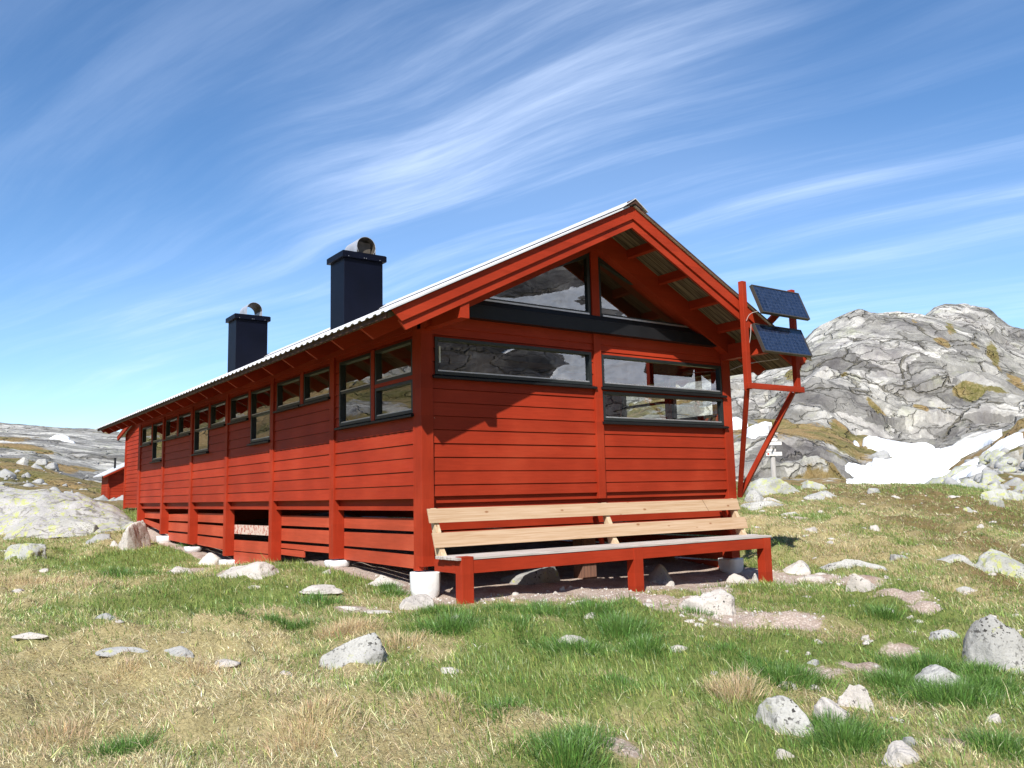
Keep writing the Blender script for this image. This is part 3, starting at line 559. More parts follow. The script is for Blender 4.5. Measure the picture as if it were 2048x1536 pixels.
# turf where the displaced surface is level and sheltered, following ledges
turf = .72 - 1.25 * slope + .45 * fbm(X * .06, Y * .06, Z * .12, 4, 81) - .25 * sstep(0, 1.0, disp) + .30 * sstep(60, 44, R_)
turf = turf + .30 * np.exp(-((A_ - 54) / 6) ** 2) * (np.exp(-((R_ - 95) / 7) ** 2) - .9 * np.exp(-((R_ - 75) / 9) ** 2))
turf = turf - .25 * sstep(100, 110, R_) * sstep(45, 52, A_) * sstep(75, 66, A_)
turf = turf - .26 * ((A_ < 30) | (A_ > 300)) * sstep(85, 125, R_) - .10 * (A_ < 30) * sstep(60, 80, R_) + .40 * (A_ > 310) * sstep(190, 120, R_)
TB = [(1750,800,30,9,.5),(1843,812,28,9,.5),(1885,795,30,12,.5),(1925,778,30,8,.5),(1990,795,50,9,.5),(2030,765,30,30,.5),(1986,708,14,36,.45),(1883,686,24,12,.45),(1793,692,14,6,.45),(1900,657,14,20,.4),(1829,644,12,7,.4),(1688,753,20,5,.45),(1655,745,10,6,.4),(1592,742,26,14,.5),
 (1640,858,80,9,.55),(1700,858,40,10,.5),(1560,846,40,5,.4),(1665,905,34,5,.2),(1690,890,20,8,.2),(1650,960,46,5,.3),(1715,948,14,14,.35),(1950,930,40,8,.45),(1900,948,30,6,.4),(2010,900,30,8,.45),(1980,955,40,8,.45),(2030,870,30,6,.4),(1935,848,20,6,.3),(1770,735,16,4,.3),(1700,700,16,4,.3),(1950,690,14,6,.35),(2000,840,30,5,.4),
 (15,926,34,8,.75),(55,937,34,8,.75),(95,952,34,8,.75),(135,965,34,7,.75),(172,976,30,6,.7),(200,984,24,5,.6),(40,895,50,6,.4),(120,935,40,5,.35),(170,935,30,5,.35),(20,878,30,4,.3),(90,905,30,5,.3)]
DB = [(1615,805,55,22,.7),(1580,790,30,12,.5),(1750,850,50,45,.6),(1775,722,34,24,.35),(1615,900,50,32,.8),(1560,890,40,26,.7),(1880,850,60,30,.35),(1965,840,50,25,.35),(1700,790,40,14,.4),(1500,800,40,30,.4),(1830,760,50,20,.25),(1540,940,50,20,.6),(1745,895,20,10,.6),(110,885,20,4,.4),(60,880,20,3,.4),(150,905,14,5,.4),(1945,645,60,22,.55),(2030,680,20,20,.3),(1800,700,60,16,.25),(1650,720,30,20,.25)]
def hb(L_):
    o = np.zeros_like(X)
    for px_, py_, rx, ry, wgt in L_:
        P = hit(px_, py_, 45, 280, H0); Pa = hit(px_ + rx, py_, 45, 280, H0); a0, r0 = azr(P[0], P[1]); a1, _r = azr(Pa[0], Pa[1]); rb = []
        for s_ in (-1, 1):
            Pb = hit(px_, py_ + s_ * ry, 45, 280, H0); rb.append(abs(float(azr(Pb[0], Pb[1])[1]) - float(r0)))
        dr_ = max(1.0, min(rb)); o = o + wgt * np.exp(-((A_ - a0) / max(abs(float(a1) - float(a0)), .25)) ** 2 - ((R_ - r0) / dr_) ** 2)
    return o
turf = turf - .06 * sstep(40, 46, A_) * sstep(76, 70, A_) * sstep(60, 66, R_) + hb(TB) * 1.7
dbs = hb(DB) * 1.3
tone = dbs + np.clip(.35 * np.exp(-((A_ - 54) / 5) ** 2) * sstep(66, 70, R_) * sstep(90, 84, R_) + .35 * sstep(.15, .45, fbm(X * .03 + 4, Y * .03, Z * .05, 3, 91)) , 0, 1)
tone = np.clip(np.maximum(tone, ((A_ > 100) & (A_ < 215)) * 1.0), 0, 1)  # full dark rock tone all over the mountain behind the camera
turf = turf + ((A_ > 100) & (A_ < 215)) * .12
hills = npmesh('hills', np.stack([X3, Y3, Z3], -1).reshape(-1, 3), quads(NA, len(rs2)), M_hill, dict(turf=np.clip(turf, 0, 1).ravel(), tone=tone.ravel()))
tag(hills, kind='structure')
ZD = Z3

# ---- snow, lying on the slope of the hills
def snow_piece(poly, label, thick=.5, band=(60, 100), names='snow_patch', inv=None):
    P = np.array([hit(x, y, 45, 280, H0) for x, y in poly])
    Q = P[:, :2]; az, r = azr(Q[:, 0], Q[:, 1])
    ia = np.where((AZ_ > az.min() - .6) & (AZ_ < az.max() + .6))[0]; aa = np.arange(az.min() - .3, az.max() + .3, .06); rr = np.arange(r.min() - 1, r.max() + 1, .30)
    A2, R2 = np.meshgrid(np.radians(aa), rr, indexing='ij'); x = C0[0] + R2 * np.sin(A2); y = C0[1] + R2 * np.cos(A2)
    qx = x + fbm(x * .5, y * .5, s=101) * .5; qy = y + fbm(x * .5, y * .5, s=103) * .5
    ins = np.zeros(x.shape, bool); dist = np.full(x.shape, 1e9); n = len(Q)
    for i in range(n):
        a = Q[i]; b = Q[(i + 1) % n]
        c = ((a[1] > qy) != (b[1] > qy)) & (qx < (b[0] - a[0]) * (qy - a[1]) / (b[1] - a[1] + 1e-12) + a[0]); ins ^= c
        e = b - a; t = np.clip(((qx - a[0]) * e[0] + (qy - a[1]) * e[1]) / (e @ e + 1e-9), 0, 1); dist = np.minimum(dist, np.hypot(qx - a[0] - t * e[0], qy - a[1] - t * e[1]))
    sd = np.where(ins, dist, -dist)
    sd = sd + fbm(x * .30, y * .30, s=109, o=4) * 2.2 * (dist < 6) - .25
    z = H0(x, y) + fbm(x * .12, y * .12, s=107) * .25 + fbm(x * .9, y * .9, s=108, o=4) * .10 + .25 + thick * sstep(-.6, 1.6, sd) - 2.5 * sstep(.2, -1.2, sd)
    F = quads(len(aa), len(rr)); F = F.reshape(len(aa), len(rr) - 1, 4)[:-1].reshape(-1, 4)
    keep = (sd.ravel()[F] > -1.2).any(1); F = F[keep]
    used, inv_ = np.unique(F, return_inverse=True); V = np.stack([x, y, z], -1).reshape(-1, 3)[used]
    return tag(npmesh(names, V, inv_.reshape(-1, 4), M_snow), label, 'snow patch', 'snow patches on the mountain side')
def zz8(L): return [(1440 + a / 3.368, 600 + b / 3.368) for a, b in L]
snow_piece(zz8([(985,928),(1100,938),(1220,990),(1400,1003),(1500,1020),(1570,1010),(1660,955),(1760,952),(1868,922),(1850,955),(1770,985),(1700,1010),(1600,1060),(1560,1120),(1440,1180),(1430,1215),(1440,1262),(1290,1262),(1040,1262),(905,1262),(905,1210),(880,1160),(1000,1105),(1190,1060),(1190,1045),(1050,1010),(990,995)]), 'big white snow field filling the hollow under the grey cliff', .45)
snow_piece(zz8([(1785,1020),(1830,985),(1900,965),(2003,938),(1985,965),(1900,1000),(1820,1038)]), 'thin white snow strip between boulders right above the big snow field', .35)
snow_piece(zz8([(1570,1240),(1590,1195),(1650,1170),(1765,1148),(1720,1180),(1650,1205),(1610,1250)]), 'short white snow streak among the boulders right of the big snow field', .35)
snow_piece(zz8([(60,822),(150,812),(160,868),(70,868)]), 'small white snow patch seen behind the thin left brace of the solar frame', .6)
snow_piece(zz8([(195,895),(240,872),(318,856),(300,900),(220,912)]), 'small white snow patch seen between the two red braces', .6)
snow_piece([(102,876.5),(116,874),(135,879),(153,887),(156,890),(140,889),(120,883)], 'narrow white snow streak high on the left hill', .5)
def snow_az(poly, label):
    pts = []
    for a, e in poly:
        rr = np.linspace(45, 250, 600); x = C0[0] + rr * math.sin(math.radians(a)); y = C0[1] + rr * math.cos(math.radians(a)); el = np.degrees(np.arctan2(H0(x, y) - CAM[2], rr)); i = int(np.argmax(el >= e)); pts.append((x[i], y[i]))
    return pts
_hit0 = hit
for poly, lab in (([(146,12.2),(142.8,11.8),(139.5,10.9),(134.6,9.0),(133.2,7.2),(129,6.6),(124,6.6),(118,7),(114,9),(116,12.5),(122,14.2),(128,15.2),(131.5,15.7),(135,15),(139.5,14.6),(144,14.6)], 'wide snow field on the dark mountain behind the photographer, mirrored in the gable glass'),
                  ([(150,14),(156,13.2),(160,14.2),(155,15.2)], 'small snow scrap high on the dark mountain behind the photographer')):
    q = snow_az(poly, lab)
    hit = lambda x, y, *a, **k: np.array([x, y, 0.0])
    snow_piece(q, lab, .6); hit = _hit0

# ------------------------------------------------------------------ the long red cabin
cabin = empty('cabin', (3, 8, -1.2), 'long red timber cabin on white piers with two navy chimneys and big gable windows', 'cabin')
NB = 6; YE = .232 + 2.7 * NB; YT = 17.58
zT = lambda x: 3.875 - .5 * abs(x - 3)
zS = lambda x: 3.79 - .5 * abs(x - 3)
zR = lambda x: 3.585 - .5 * abs(x - 3)
def rects_minus(a0, a1, b0, b1, holes):
    xs = sorted({a0, a1, *[max(a0, min(a1, h[i])) for h in holes for i in (0, 1)]}); out = []
    for i in range(len(xs) - 1):
        p, q = xs[i], xs[i + 1]
        if q - p < 1e-5: continue
        mid_ = (p + q) / 2; hs = sorted([(h[2], h[3]) for h in holes if h[0] - 1e-6 <= mid_ <= h[1] + 1e-6]); z = b0
        for lo, hi in hs:
            if lo > z + 1e-5: out.append((p, q, z, min(lo, b1)))
            z = max(z, hi)
            if z >= b1: break
        if z < b1 - 1e-5: out.append((p, q, z, b1))
    # merge equal neighbours
    res = []
    for r_ in out:
        for s_ in res:
            if abs(s_[1] - r_[0]) < 1e-6 and abs(s_[2] - r_[2]) < 1e-6 and abs(s_[3] - r_[3]) < 1e-6: s_[1] = r_[1]; break
        else: res.append(list(r_))
    return res
class Face:      # wall-local coordinates: a along the wall, n outwards, z up
    def __init__(s, kind, off=0): s.k = kind; s.o = off
    def P(s, a, n, z): return {'L': (s.o - n, a, z), 'G': (a, s.o - n, z), 'R': (s.o + n, a, z), 'B': (a, s.o + n, z)}[s.k]
    def box(s, mb, a0, a1, n0, n1, z0, z1):
        mb.hexa([s.P(a0, n0, z0), s.P(a1, n0, z0), s.P(a1, n1, z0), s.P(a0, n1, z0), s.P(a0, n0, z1), s.P(a1, n0, z1), s.P(a1, n1, z1), s.P(a0, n1, z1)]); return mb
    def board(s, mb, a0, a1, z0, z1, n, tilt=.012, th=.02):
        p = lambda a, m, z: s.P(a, m, z)
        mb.hexa([p(a0, n - th, z0), p(a1, n - th, z0), p(a1, n + tilt, z0), p(a0, n + tilt, z0), p(a0, n - th, z1), p(a1, n - th, z1), p(a1, n, z1), p(a0, n, z1)])
FL = Face('L', 0); FG = Face('G', 0); FR = Face('R', 6.0)
PB = .179; Z0 = -.252
def cladding(mb, F, a0, a1, z0, z1, holes, n=-.035, first=-.076, pitch=PB):
    zs = [z0]; z = first
    while z < z1: 
        if z > z0 + .03: zs.append(z)
        z += pitch
    zs.append(z1)
    for i in range(len(zs) - 1):
        lo, hi = zs[i] + .004, zs[i + 1] - .004; jj = random.uniform(-.0015, .0015)
        for r_ in rects_minus(a0, a1, lo, hi, holes):
            if r_[3] - r_[2] > .01: F.board(mb, r_[0], r_[1], r_[2], r_[3], n + jj)
def window(F, a0, a1, z0, z1, mull=None, sill=True, parent=cabin, light=False):
    fr = MB(); b = .045
    F.box(fr, a0, a0 + b, -.10, -.012, z0, z1); F.box(fr, a1 - b, a1, -.10, -.012, z0, z1)
    F.box(fr, a0 + b, a1 - b, -.10, -.012, z1 - b, z1); F.box(fr, a0 + b, a1 - b, -.10, -.012, z0, z0 + b)
    if mull: F.box(fr, a0 + b, a1 - b, -.095, -.02, mull - .02, mull + .02)
    o = fr.build('window', M_frame, parent, bevel=.003)
    pn = MB(); 
    p = [F.P(a0 + b, -.062, z0 + b), F.P(a1 - b, -.062, z0 + b), F.P(a1 - b, -.062, z1 - b), F.P(a0 + b, -.062, z1 - b)]; pn.poly(p); pn.build('pane', M_glass, o, fix=False)
    st = MB(); F.box(st, a0 + b, a1 - b, -.060, -.022, z0 + b, z0 + b + .018)
    if mull: F.box(st, a0 + b, a1 - b, -.060, -.016, mull + .02, mull + .032)
    st.build('glazing_strip', M_alu, o)
    if sill:
        s_ = MB(); pts = [F.P(a0 - .05, -.03, z0), F.P(a1 + .05, -.03, z0), F.P(a1 + .05, .045, z0 - .028), F.P(a0 - .05, .045, z0 - .028)]
        lo = [F.P(a0 - .05, -.03, z0 - .055), F.P(a1 + .05, -.03, z0 - .055), F.P(a1 + .05, .045, z0 - .055), F.P(a0 - .05, .045, z0 - .055)]
        s_.hexa(lo + pts); s_.build('sill', M_black, o)
    return o
# long wall windows
wins = {k: [] for k in range(NB)}
for k in range(NB):
    y = 2.7 * k
    if k == 0: wins[0] = [(.25, 1.37, 1.37, 1.86, None), (.25, 1.37, .87, 1.315, None), (1.48, 2.60, .87, 1.86, 1.38)]
    else:
        tall = {2: 'n', 3: 'f', 5: 'n'}.get(k)
        wins[k] = [(.25 + y, 1.35 + y, .87 if tall == 'n' else 1.375, 1.86, 1.38 if tall == 'n' else None), (1.50 + y, 2.63 + y, .87 if tall == 'f' else 1.375, 1.86, 1.38 if tall == 'f' else None)]
holes = []
side = MB(); back = MB()
for k in range(NB):
    y0, y1 = .232 + 2.7 * k, 2.77 + 2.7 * k; hs = [(w_[0], w_[1], w_[2], w_[3]) for w_ in wins[k]]
    cladding(side, FL, y0 - .02, y1 + .02, Z0, 2.06, [(h[0], h[1], h[2] - .03, h[3]) for h in hs])
    holes += hs
    for w_ in wins[k]: window(FL, *w_[:4], mull=w_[4], sill=not (k == 0 and w_[2] > 1.3))
for r_ in rects_minus(0.02, YE, Z0 + .01, 2.28, holes): FL.box(back, r_[0], r_[1], -.14, -.06, r_[2], r_[3])
side.build('side_wall', M_redy, cabin); 
# strip between the stacked corner windows
FL.box(MB(), 0, 1, 0, 1, 0, 1)
m_ = MB(); FL.box(m_, .232, 1.42, -.05, -.008, 1.316, 1.368); FL.box(m_, 1.375, 1.475, -.05, -.004, .84, 1.88); m_.build('window_trim', M_redy, cabin)
for k in range(1, NB): MBk = MB(); FL.box(MBk, 1.36 + 2.7 * k, 1.49 + 2.7 * k, -.05, -.006, 1.32, 1.90); MBk.build('window_trim', M_redz, cabin)
m_ = MB(); FL.box(m_, .232, YE, -.045, .004, 1.965, 2.10); m_.build('eave_board', M_redy, cabin)
# posts on the long side, white piers, skirts
PBOT = [-1.156, -1.14, -1.30, -1.34, -1.194, -1.036, -.80]
for k in range(1, NB + 1):
    m_ = MB(); m_.box(-.002, .18, .07 + 2.7 * k, .232 + 2.7 * k, PBOT[k], 2.26); m_.build('post', M_redz, cabin, bevel=.004)
m_ = MB(); m_.box(0, .176, .0, .232, -1.10, 2.2); m_.box(-.004, .07, .10, .236, -1.156, -1.10); m_.build('corner_post', M_redz, cabin, bevel=.004)
m_ = MB(); m_.box(5.80, 6.0, .0, .20, -1.35, 2.24); m_.build('corner_post', M_redz, cabin, bevel=.004)
def pier(x, y, zt, zb, wd, taper=.92, parent=cabin):
    m = MB(); n = 20; rings = []
    hs = [(zt, .97, 9), (zt - .015, 1.0, 7), (zt - (zt - zb) * .35, 1.0, 6), (zt - (zt - zb) * .65, .985, 5), (zt - (zt - zb) * .85, (1 + taper) / 2 * .99, 4), (zb, taper * .93, 3), (zb - .25, taper * .85, 2)]
    for z, s_, e in hs:
        ring = []
        for i in range(n):
            t = 2 * math.pi * i / n; c, s__ = math.cos(t), math.sin(t); rr = (abs(c) ** e + abs(s__) ** e) ** (-1 / e); ring.append((x + rr * c * wd / 2 * s_, y + rr * s__ * wd / 2 * s_, z + random.uniform(-.006, .006)))
        rings.append(len(m.v)); m.v += ring
    for a, b in zip(rings, rings[1:]):
        for i in range(n): j = (i + 1) % n; m.f.append((a + i, a + j, b + j, b + i))
    m.f.append(tuple(rings[0] + i for i in range(n)))
    return m.build('pier', M_white, parent, smooth=True)
for x, y, zt, zb, wd in ((.10, .12, -1.17, -1.50, .32), (.11, 2.87, -1.165, -1.27, .33), (.11, 8.27, -1.42, -1.60, .34), (.11, 10.97, -1.26, -1.37, .34), (.11, 13.67, -1.09, -1.26, .34), (5.90, .12, -1.36, -1.58, .34)): pier(x, y, zt, zb, wd)
SK = {0: ([(-.51, -.677), (-.737, -.948), (-.986, -1.151)], [(-.506, -.678), (-.717, -.932), (-.99, -1.165)]),
      1: ([(-.509, -.686), (-.739, -.951), (-1.004, -1.10)], [(-.508, -.68), (-.728, -.939), (-.985, -1.08)]),
      2: ([(-.716, -.899), (-1.023, -1.241), (-1.259, -1.50)], [(-.703, -.88), (-.998, -1.211), (-1.232, -1.386)]),
      3: ([(-.493, -.694), (-.75, -.972), (-1.016, -1.215)], [(-.50, -.70), (-.76, -.985), (-1.03, -1.26)]),
      4: ([(-.543, -.709), (-.746, -.954), (-1.003, -1.19)], [(-.50, -.695), (-.745, -.955), (-1.0, -1.235)]),
      5: ([(-.49, -.66), (-.70, -.80)], [(-.50, -.68), (-.86, -1.05)])}
for k, (far, nr) in SK.items():
    y0, y1 = .235 + 2.7 * k, 2.768 + 2.7 * k; ny_ = []
    for i, ((ft, fb), (nt_, nb_)) in enumerate(zip(far, nr)):
        m_ = MB(); x0, x1 = .178, .205
        m_.hexa([(x0, y0, nb_), (x1, y0, nb_), (x1, y1, fb), (x0, y1, fb), (x0, y0, nt_), (x1, y0, nt_), (x1, y1, ft), (x0, y1, ft)])
        if k == 1 and i == 2: m_.box(x0, x1, 4.4, y1, -1.20, -1.08)
        b_ = m_.build('skirt_board', M_worn if (k, i) == (2, 0) else M_skirt, cabin)
        if (k, i) == (2, 0): b_['label'] = 'worn skirt board with peeling paint'
m_ = MB(); m_.box(.11, .16, .23, YE, -.36, -.20); m_.build('sill_recess', M_redy, cabin)
m_ = MB()
for k in range(NB): m_.box(.075, .17, .236 + 2.7 * k, 2.766 + 2.7 * k, -.402, -.345)
m_.build('sill_beam', M_redy, cabin)
# far end wall and right side wall
RW = [(.30, 1.30, 1.00, 1.80, None), (1.42, 2.62, .98, 1.80, 1.38)]
rt = MB(); rh = [(w_[0], w_[1], w_[2], w_[3]) for w_ in RW]; cladding(rt, FR, .2, YE, Z0, 2.10, rh)
for r_ in rects_minus(.02, YE, Z0 + .01, 2.28, rh): FR.box(rt, r_[0], r_[1], -.14, -.06, r_[2], r_[3])
rt.build('side_wall', M_redy, cabin)
for w_ in RW: window(FR, *w_[:4], mull=w_[4])
be = MB(); be.prism([(.0, Z0), (6, Z0), (6, 2.25), (3, 3.75), (0, 2.25)], 'y', YE + .002, YE + .10); be.build('end_wall', M_redx, cabin)
m_ = MB()
for k in range(6): m_.box(5.96, 5.985, .2, YE, -.42 - .2 * k - .175, -.42 - .2 * k)
m_.box(.2, 5.9, YE - .04, YE, -1.6, -.25); m_.build('far_skirt', M_skirt, cabin)
m_ = MB(); m_.box(.178, 5.80, .06, .10, -.31, -.15); m_.build('gable_sill', M_redx, cabin)
# gable wall
gw = [(.22, 2.92, 1.365, 1.865), (3.12, 5.80, 1.365, 1.85), (3.12, 5.80, .845, 1.29)]
ga = MB(); cladding(ga, FG, .17, 2.97, -.225, 2.16, [gw[0]], first=-.076); cladding(ga, FG, 3.08, 5.81, -.225, 2.16, gw[1:], first=-.076)
for r_ in rects_minus(.16, 5.82, -.22, 2.40, gw): FG.box(ga, r_[0], r_[1], -.14, -.06, r_[2], r_[3])
ga.build('gable_wall', M_redx, cabin); back.build('inner_wall', M_int, cabin)
for i, w_ in enumerate(gw):
    window(FG, *w_)
hd = MB(); FG.box(hd, .305, .325, -.075, -.05, 1.53, 1.75); hd.build('window_handle', M_white, cabin)
m_ = MB(); FG.box(m_, 2.955, 3.095, -.05, .012, -.31, 2.15); m_.build('gable_post', M_redz, cabin, bevel=.003)
m_ = MB(); FG.box(m_, 2.95, 3.10, -.10, .010, 2.42, 3.48); m_.build('gable_post', M_redz, cabin, bevel=.003)
m_ = MB(); FG.box(m_, .176, 5.80, -.05, -.012, 2.0, 2.15); m_.build('gable_trim', M_redx, cabin)
# flashing under the gable glass
m_ = MB(); m_.prism([(.02, 2.425), (-.02, 2.425), (-.035, 2.36), (-.035, 2.35), (-.10, 2.33), (-.115, 2.15), (.02, 2.15)], 'x', .24, 5.78); m_.build('flashing', M_black, cabin)
def tri(xa, xb, name='gable_window'):
    """triangular pane between the flashing and the rafter; xa is the tall side, xb the sharp tip"""
    zt = lambda x: zS(x) - .36; s_ = 1 if xb > xa else -1; b = .06
    zo = [(xa, 2.425), (xb, 2.425), (xa, zt(xa))]; zi = [(xa + s_ * b, 2.425 + b), (xb - s_ * b * 3.4, 2.425 + b), (xa + s_ * b, zt(xa) - b * 1.6)]
    m = MB()
    for i in range(3):
        j = (i + 1) % 3; q = [zo[i], zo[j], zi[j], zi[i]]
        m.hexa([(p_[0], .09, p_[1]) for p_ in q] + [(p_[0], .015, p_[1]) for p_ in q])
    o = m.build(name, M_frame, cabin)
    g = MB(); g.poly([(p_[0], .05, p_[1]) for p_ in zi]); g.build('pane', M_glass, o, fix=False)
    st = MB(); st.box(min(xa + s_ * b, xb - s_ * .15), max(xa + s_ * b, xb - s_ * .15), -.012, .03, 2.432, 2.456); st.build('glazing_strip', M_alu, o)
tri(2.95, .56); tri(3.10, 5.44)
# rafters against the gable, and purlin ends that carry the barge boards
for s_ in (-1, 1):
    X_ = lambda d: 3 + s_ * d
    m_ = MB(); m_.prism([(X_(0), 3.785), (X_(3.0), 3.785 - 1.5), (X_(3.0), 3.785 - 1.84), (X_(0), 3.785 - .34)], 'y', -.15, -.02); m_.build('gable_rafter', M_redx, cabin)
    fl = MB(); fl.prism([(X_(2.36), 2.44), (X_(2.96), 2.14), (X_(2.96), 2.30), (X_(2.36), 2.60)], 'y', -.02, .12); fl.prism([(X_(0), 3.78), (X_(3), 2.28), (X_(3), 1.95), (X_(0), 3.44)], 'y', -.018, .10); fl.build('gable_infill', M_redx, cabin)
    m_ = MB(); xa = X_(2.80); m_.box(min(xa, xa + s_ * .13), max(xa, xa + s_ * .13), -.87, 0, 1.945, 2.19); m_.build('purlin_end', M_redy, cabin)
    for d in (.02, .60, 1.26, 1.93, 2.58):
        if d < .1 and s_ < 0: continue
        m_ = MB(); zc = zS(3 + d) - .002; m_.prism([(X_(d - .025), zc + .012), (X_(d + .025), zc - .012), (X_(d + .025), zc - .135), (X_(d - .025), zc - .115)], 'y', -.86, -.15); m_.build('lookout', M_redy, cabin)
    # barge boards, the upper one proud of the lower
    ul = [(X_(0), 3.875), (X_(3.885), 3.875 - 1.9425), (X_(3.758), 3.685 - 1.879), (X_(0), 3.685)]
    m_ = MB(); m_.prism(ul, 'y', -.914, -.888); m_.build('barge_board', M_redx, cabin, bevel=.003)
    lo = [(X_(0), 3.72), (X_(3.785), 3.72 - 1.8925), (X_(3.69), 3.56 - 1.845), (X_(0), 3.56)]
    m_ = MB(); m_.prism(lo, 'y', -.886, -.85); m_.build('barge_board', M_redx, cabin, bevel=.003)
    m_ = MB(); m_.prism(ul, 'y', YT - .06, YT - .02); m_.build('barge_board', M_redx, cabin)
    # boarded deck and the rafter tails below it
    m_ = MB(); m_.prism([(X_(0), 3.872), (X_(3.90), 3.872 - 1.95), (X_(3.90), 3.79 - 1.95), (X_(0), 3.79)], 'y', -.84, YT - .07); m_.build('roof_deck', M_soffit, cabin)
    for j in range(20):
        y = -.04 + .9 * j
        if y > YT - .2: continue
        m_ = MB(); e_ = [(X_(2.9), zS(5.9) + .0), (X_(3.87), 3.79 - 1.935), (X_(3.69), 3.585 - 1.845), (X_(2.9), zR(5.9))]
        m_.prism(e_, 'y', y - .025, y + .025); m_.build('rafter', M_redx, cabin)
    m_ = MB(); m_.prism([(X_(3.902), 3.80 - 1.951), (X_(3.925), 3.80 - 1.951), (X_(3.925), 3.885 - 1.9625), (X_(3.902), 3.885 - 1.951)], 'y', -.84, YT - .07); m_.build('eave_edge', M_dark, cabin)
# profiled metal roof
def roof_sheet(s_):
    m = MB(); pit = .207; ys = []; y = -.955
    while y < YT + .03:
        for dy, h in ((0, 0), (.055, 0), (.085, .021), (.145, .021), (.175, 0)): ys.append((y + dy, h))
        y += pit
    ys = [q for q in ys if q[0] <= YT + .03]; n = len(ys); ds = [0.02, .8, 1.6, 2.4, 3.2, 3.97]; th = .006
    for t_ in (0, 1):
        for d in ds:
            wob = 0
            for yy, h in ys: m.v.append((3 + s_ * d, yy, 3.885 - .5 * d + h + wob - t_ * th))
    off = n * len(ds)
    for i in range(len(ds) - 1):
        for j in range(n - 1):
            a = i * n + j; m.f.append((a, a + 1, a + n + 1, a + n)); m.f.append((off + a + n, off + a + n + 1, off + a + 1, off + a))
    i = len(ds) - 1
    for j in range(n - 1): a = i * n + j; m.f.append((a, a + 1, off + a + 1, off + a))
    return m
rf = roof_sheet(-1); r0_ = rf.build('roof', M_zinc, cabin, fix=False); r1_ = roof_sheet(1).build('roof', M_zinc, cabin, fix=False)
m_ = MB()
for s_ in (-1, 1):
    X_ = lambda d: 3 + s_ * d
    m_.prism([(X_(0), 3.972), (X_(.24), 3.812), (X_(.24), 3.802), (X_(0), 3.962)], 'y', -.985, YT + .04)
m_.build('ridge_cap', M_zinc, r0_)
m_ = MB()
m_.prism([(2.86, 3.83), (3, 3.90), (3.14, 3.83), (3.14, 3.90), (3, 3.972), (2.86, 3.90)], 'y', -.97, -.95); m_.build('ridge_stop', M_dark, r0_)
# verge strip with the peeling white edge
for s_ in (-1, 1):
    m_ = MB(); X_ = lambda d: 3 + s_ * d; m_.prism([(X_(.1), 3.832), (X_(3.93), 3.882 - 1.965), (X_(3.93), 3.905 - 1.965), (X_(.1), 3.855)], 'y', -.958, -.918); m_.build('verge_strip', M_zinc if s_ < 0 else M_dark, cabin)
# chimneys
def chimney(y, arch_lo, arch_hi, lab):
    m = MB(); m.box(1.95, 2.85, y, y + .72, 3.25, 4.84); c = m.build('chimney', M_navy, cabin, bevel=.006); c['label'] = lab
    m = MB(); m.box(1.885, 2.915, y - .065, y + .785, 4.842, 4.965); m.box(1.90, 2.90, y - .05, y + .77, 4.968, 4.980); m.build('cap', M_navy, c, bevel=.004)
    m = MB(); R_o, R_i, n = .222, .215, 30; cx, cz = 2.47, 5.145; y0, y1 = y + .02, y + .66; pts = []
    for i in range(n + 1):
        t = math.radians(arch_lo + (arch_hi - arch_lo) * i / n)
        for R in (R_o, R_i):
            for yy in (y0, y1): m.v.append((cx + R * math.cos(t), yy, cz + R * math.sin(t)))
    for i in range(n):
        a = 4 * i; b = a + 4
        m.f += [(a, a + 1, b + 1, b), (b + 2, b + 3, a + 3, a + 2), (a, b, b + 2, a + 2), (a + 1, a + 3, b + 3, b + 1)]
    m.f += [(0, 2, 3, 1), (4 * n, 4 * n + 1, 4 * n + 3, 4 * n + 2)]
    m.box(cx - R_o, cx - R_o + .006, y0, y1, 4.96, cz); m.box(cx + R_o - .006, cx + R_o, y0, y1, 4.96, cz)
    cw = m.build('cowl', M_steel, c)
    mi = MB()
    for i in range(n + 1):
        t = math.radians(arch_lo + (arch_hi - arch_lo) * i / n)
        for yy in (y0 + .004, y1 - .004): mi.v.append((cx + .211 * math.cos(t), yy, cz + .211 * math.sin(t)))
    for i in range(n): mi.f.append((2 * i, 2 * i + 1, 2 * i + 3, 2 * i + 2))
    mi.box(cx - .17, cx + .17, y0 + .15, y1 - .15, 4.972, 5.03 if arch_lo >= 0 else 5.28)
    mi.build('cowl_shade_sheet', M_cowlshade, c, fix=False)  # added inner sheet and block, the cowl's inner shade put into their colour
    m = MB()
    for xx in (2.02, 2.38, 2.43, 2.75): m.tube((xx, y - .066, 4.86), (xx, y - .072, 4.86), .009, n=8)
    m.build('rivet', M_alu, c)
chimney(6.75, -50, 215, 'nearer chimney with a curved steel cowl'); chimney(14.03, 0, 180, 'farther chimney with a curved steel cowl')
# inside
m_ = MB(); m_.prism([(.02, 2.24), (3, 3.73), (5.98, 2.24), (5.98, 2.27), (3, 3.76), (.02, 2.27)], 'y', .12, YE - .01); m_.build('ceiling', simple('ceiling_wood', (.10, .06, .032), .7), cabin)
m_ = MB(); m_.box(.10, 5.92, .11, YE - .01, -.24, -.19); m_.build('floor', M_int, cabin)
m_ = MB(); m_.prism([(.15, -.185), (5.85, -.185), (5.85, 2.30), (3, 3.72), (.15, 2.30)], 'y', 5.5, 5.6); m_.build('partition', M_int, cabin)
m_ = MB(); m_.box(3.0, 3.14, 3.3, 3.44, -.185, 3.70); m_.box(.3, 5.7, 3.32, 3.42, 2.15, 2.27); m_.build('tie_beam', M_int, cabin)
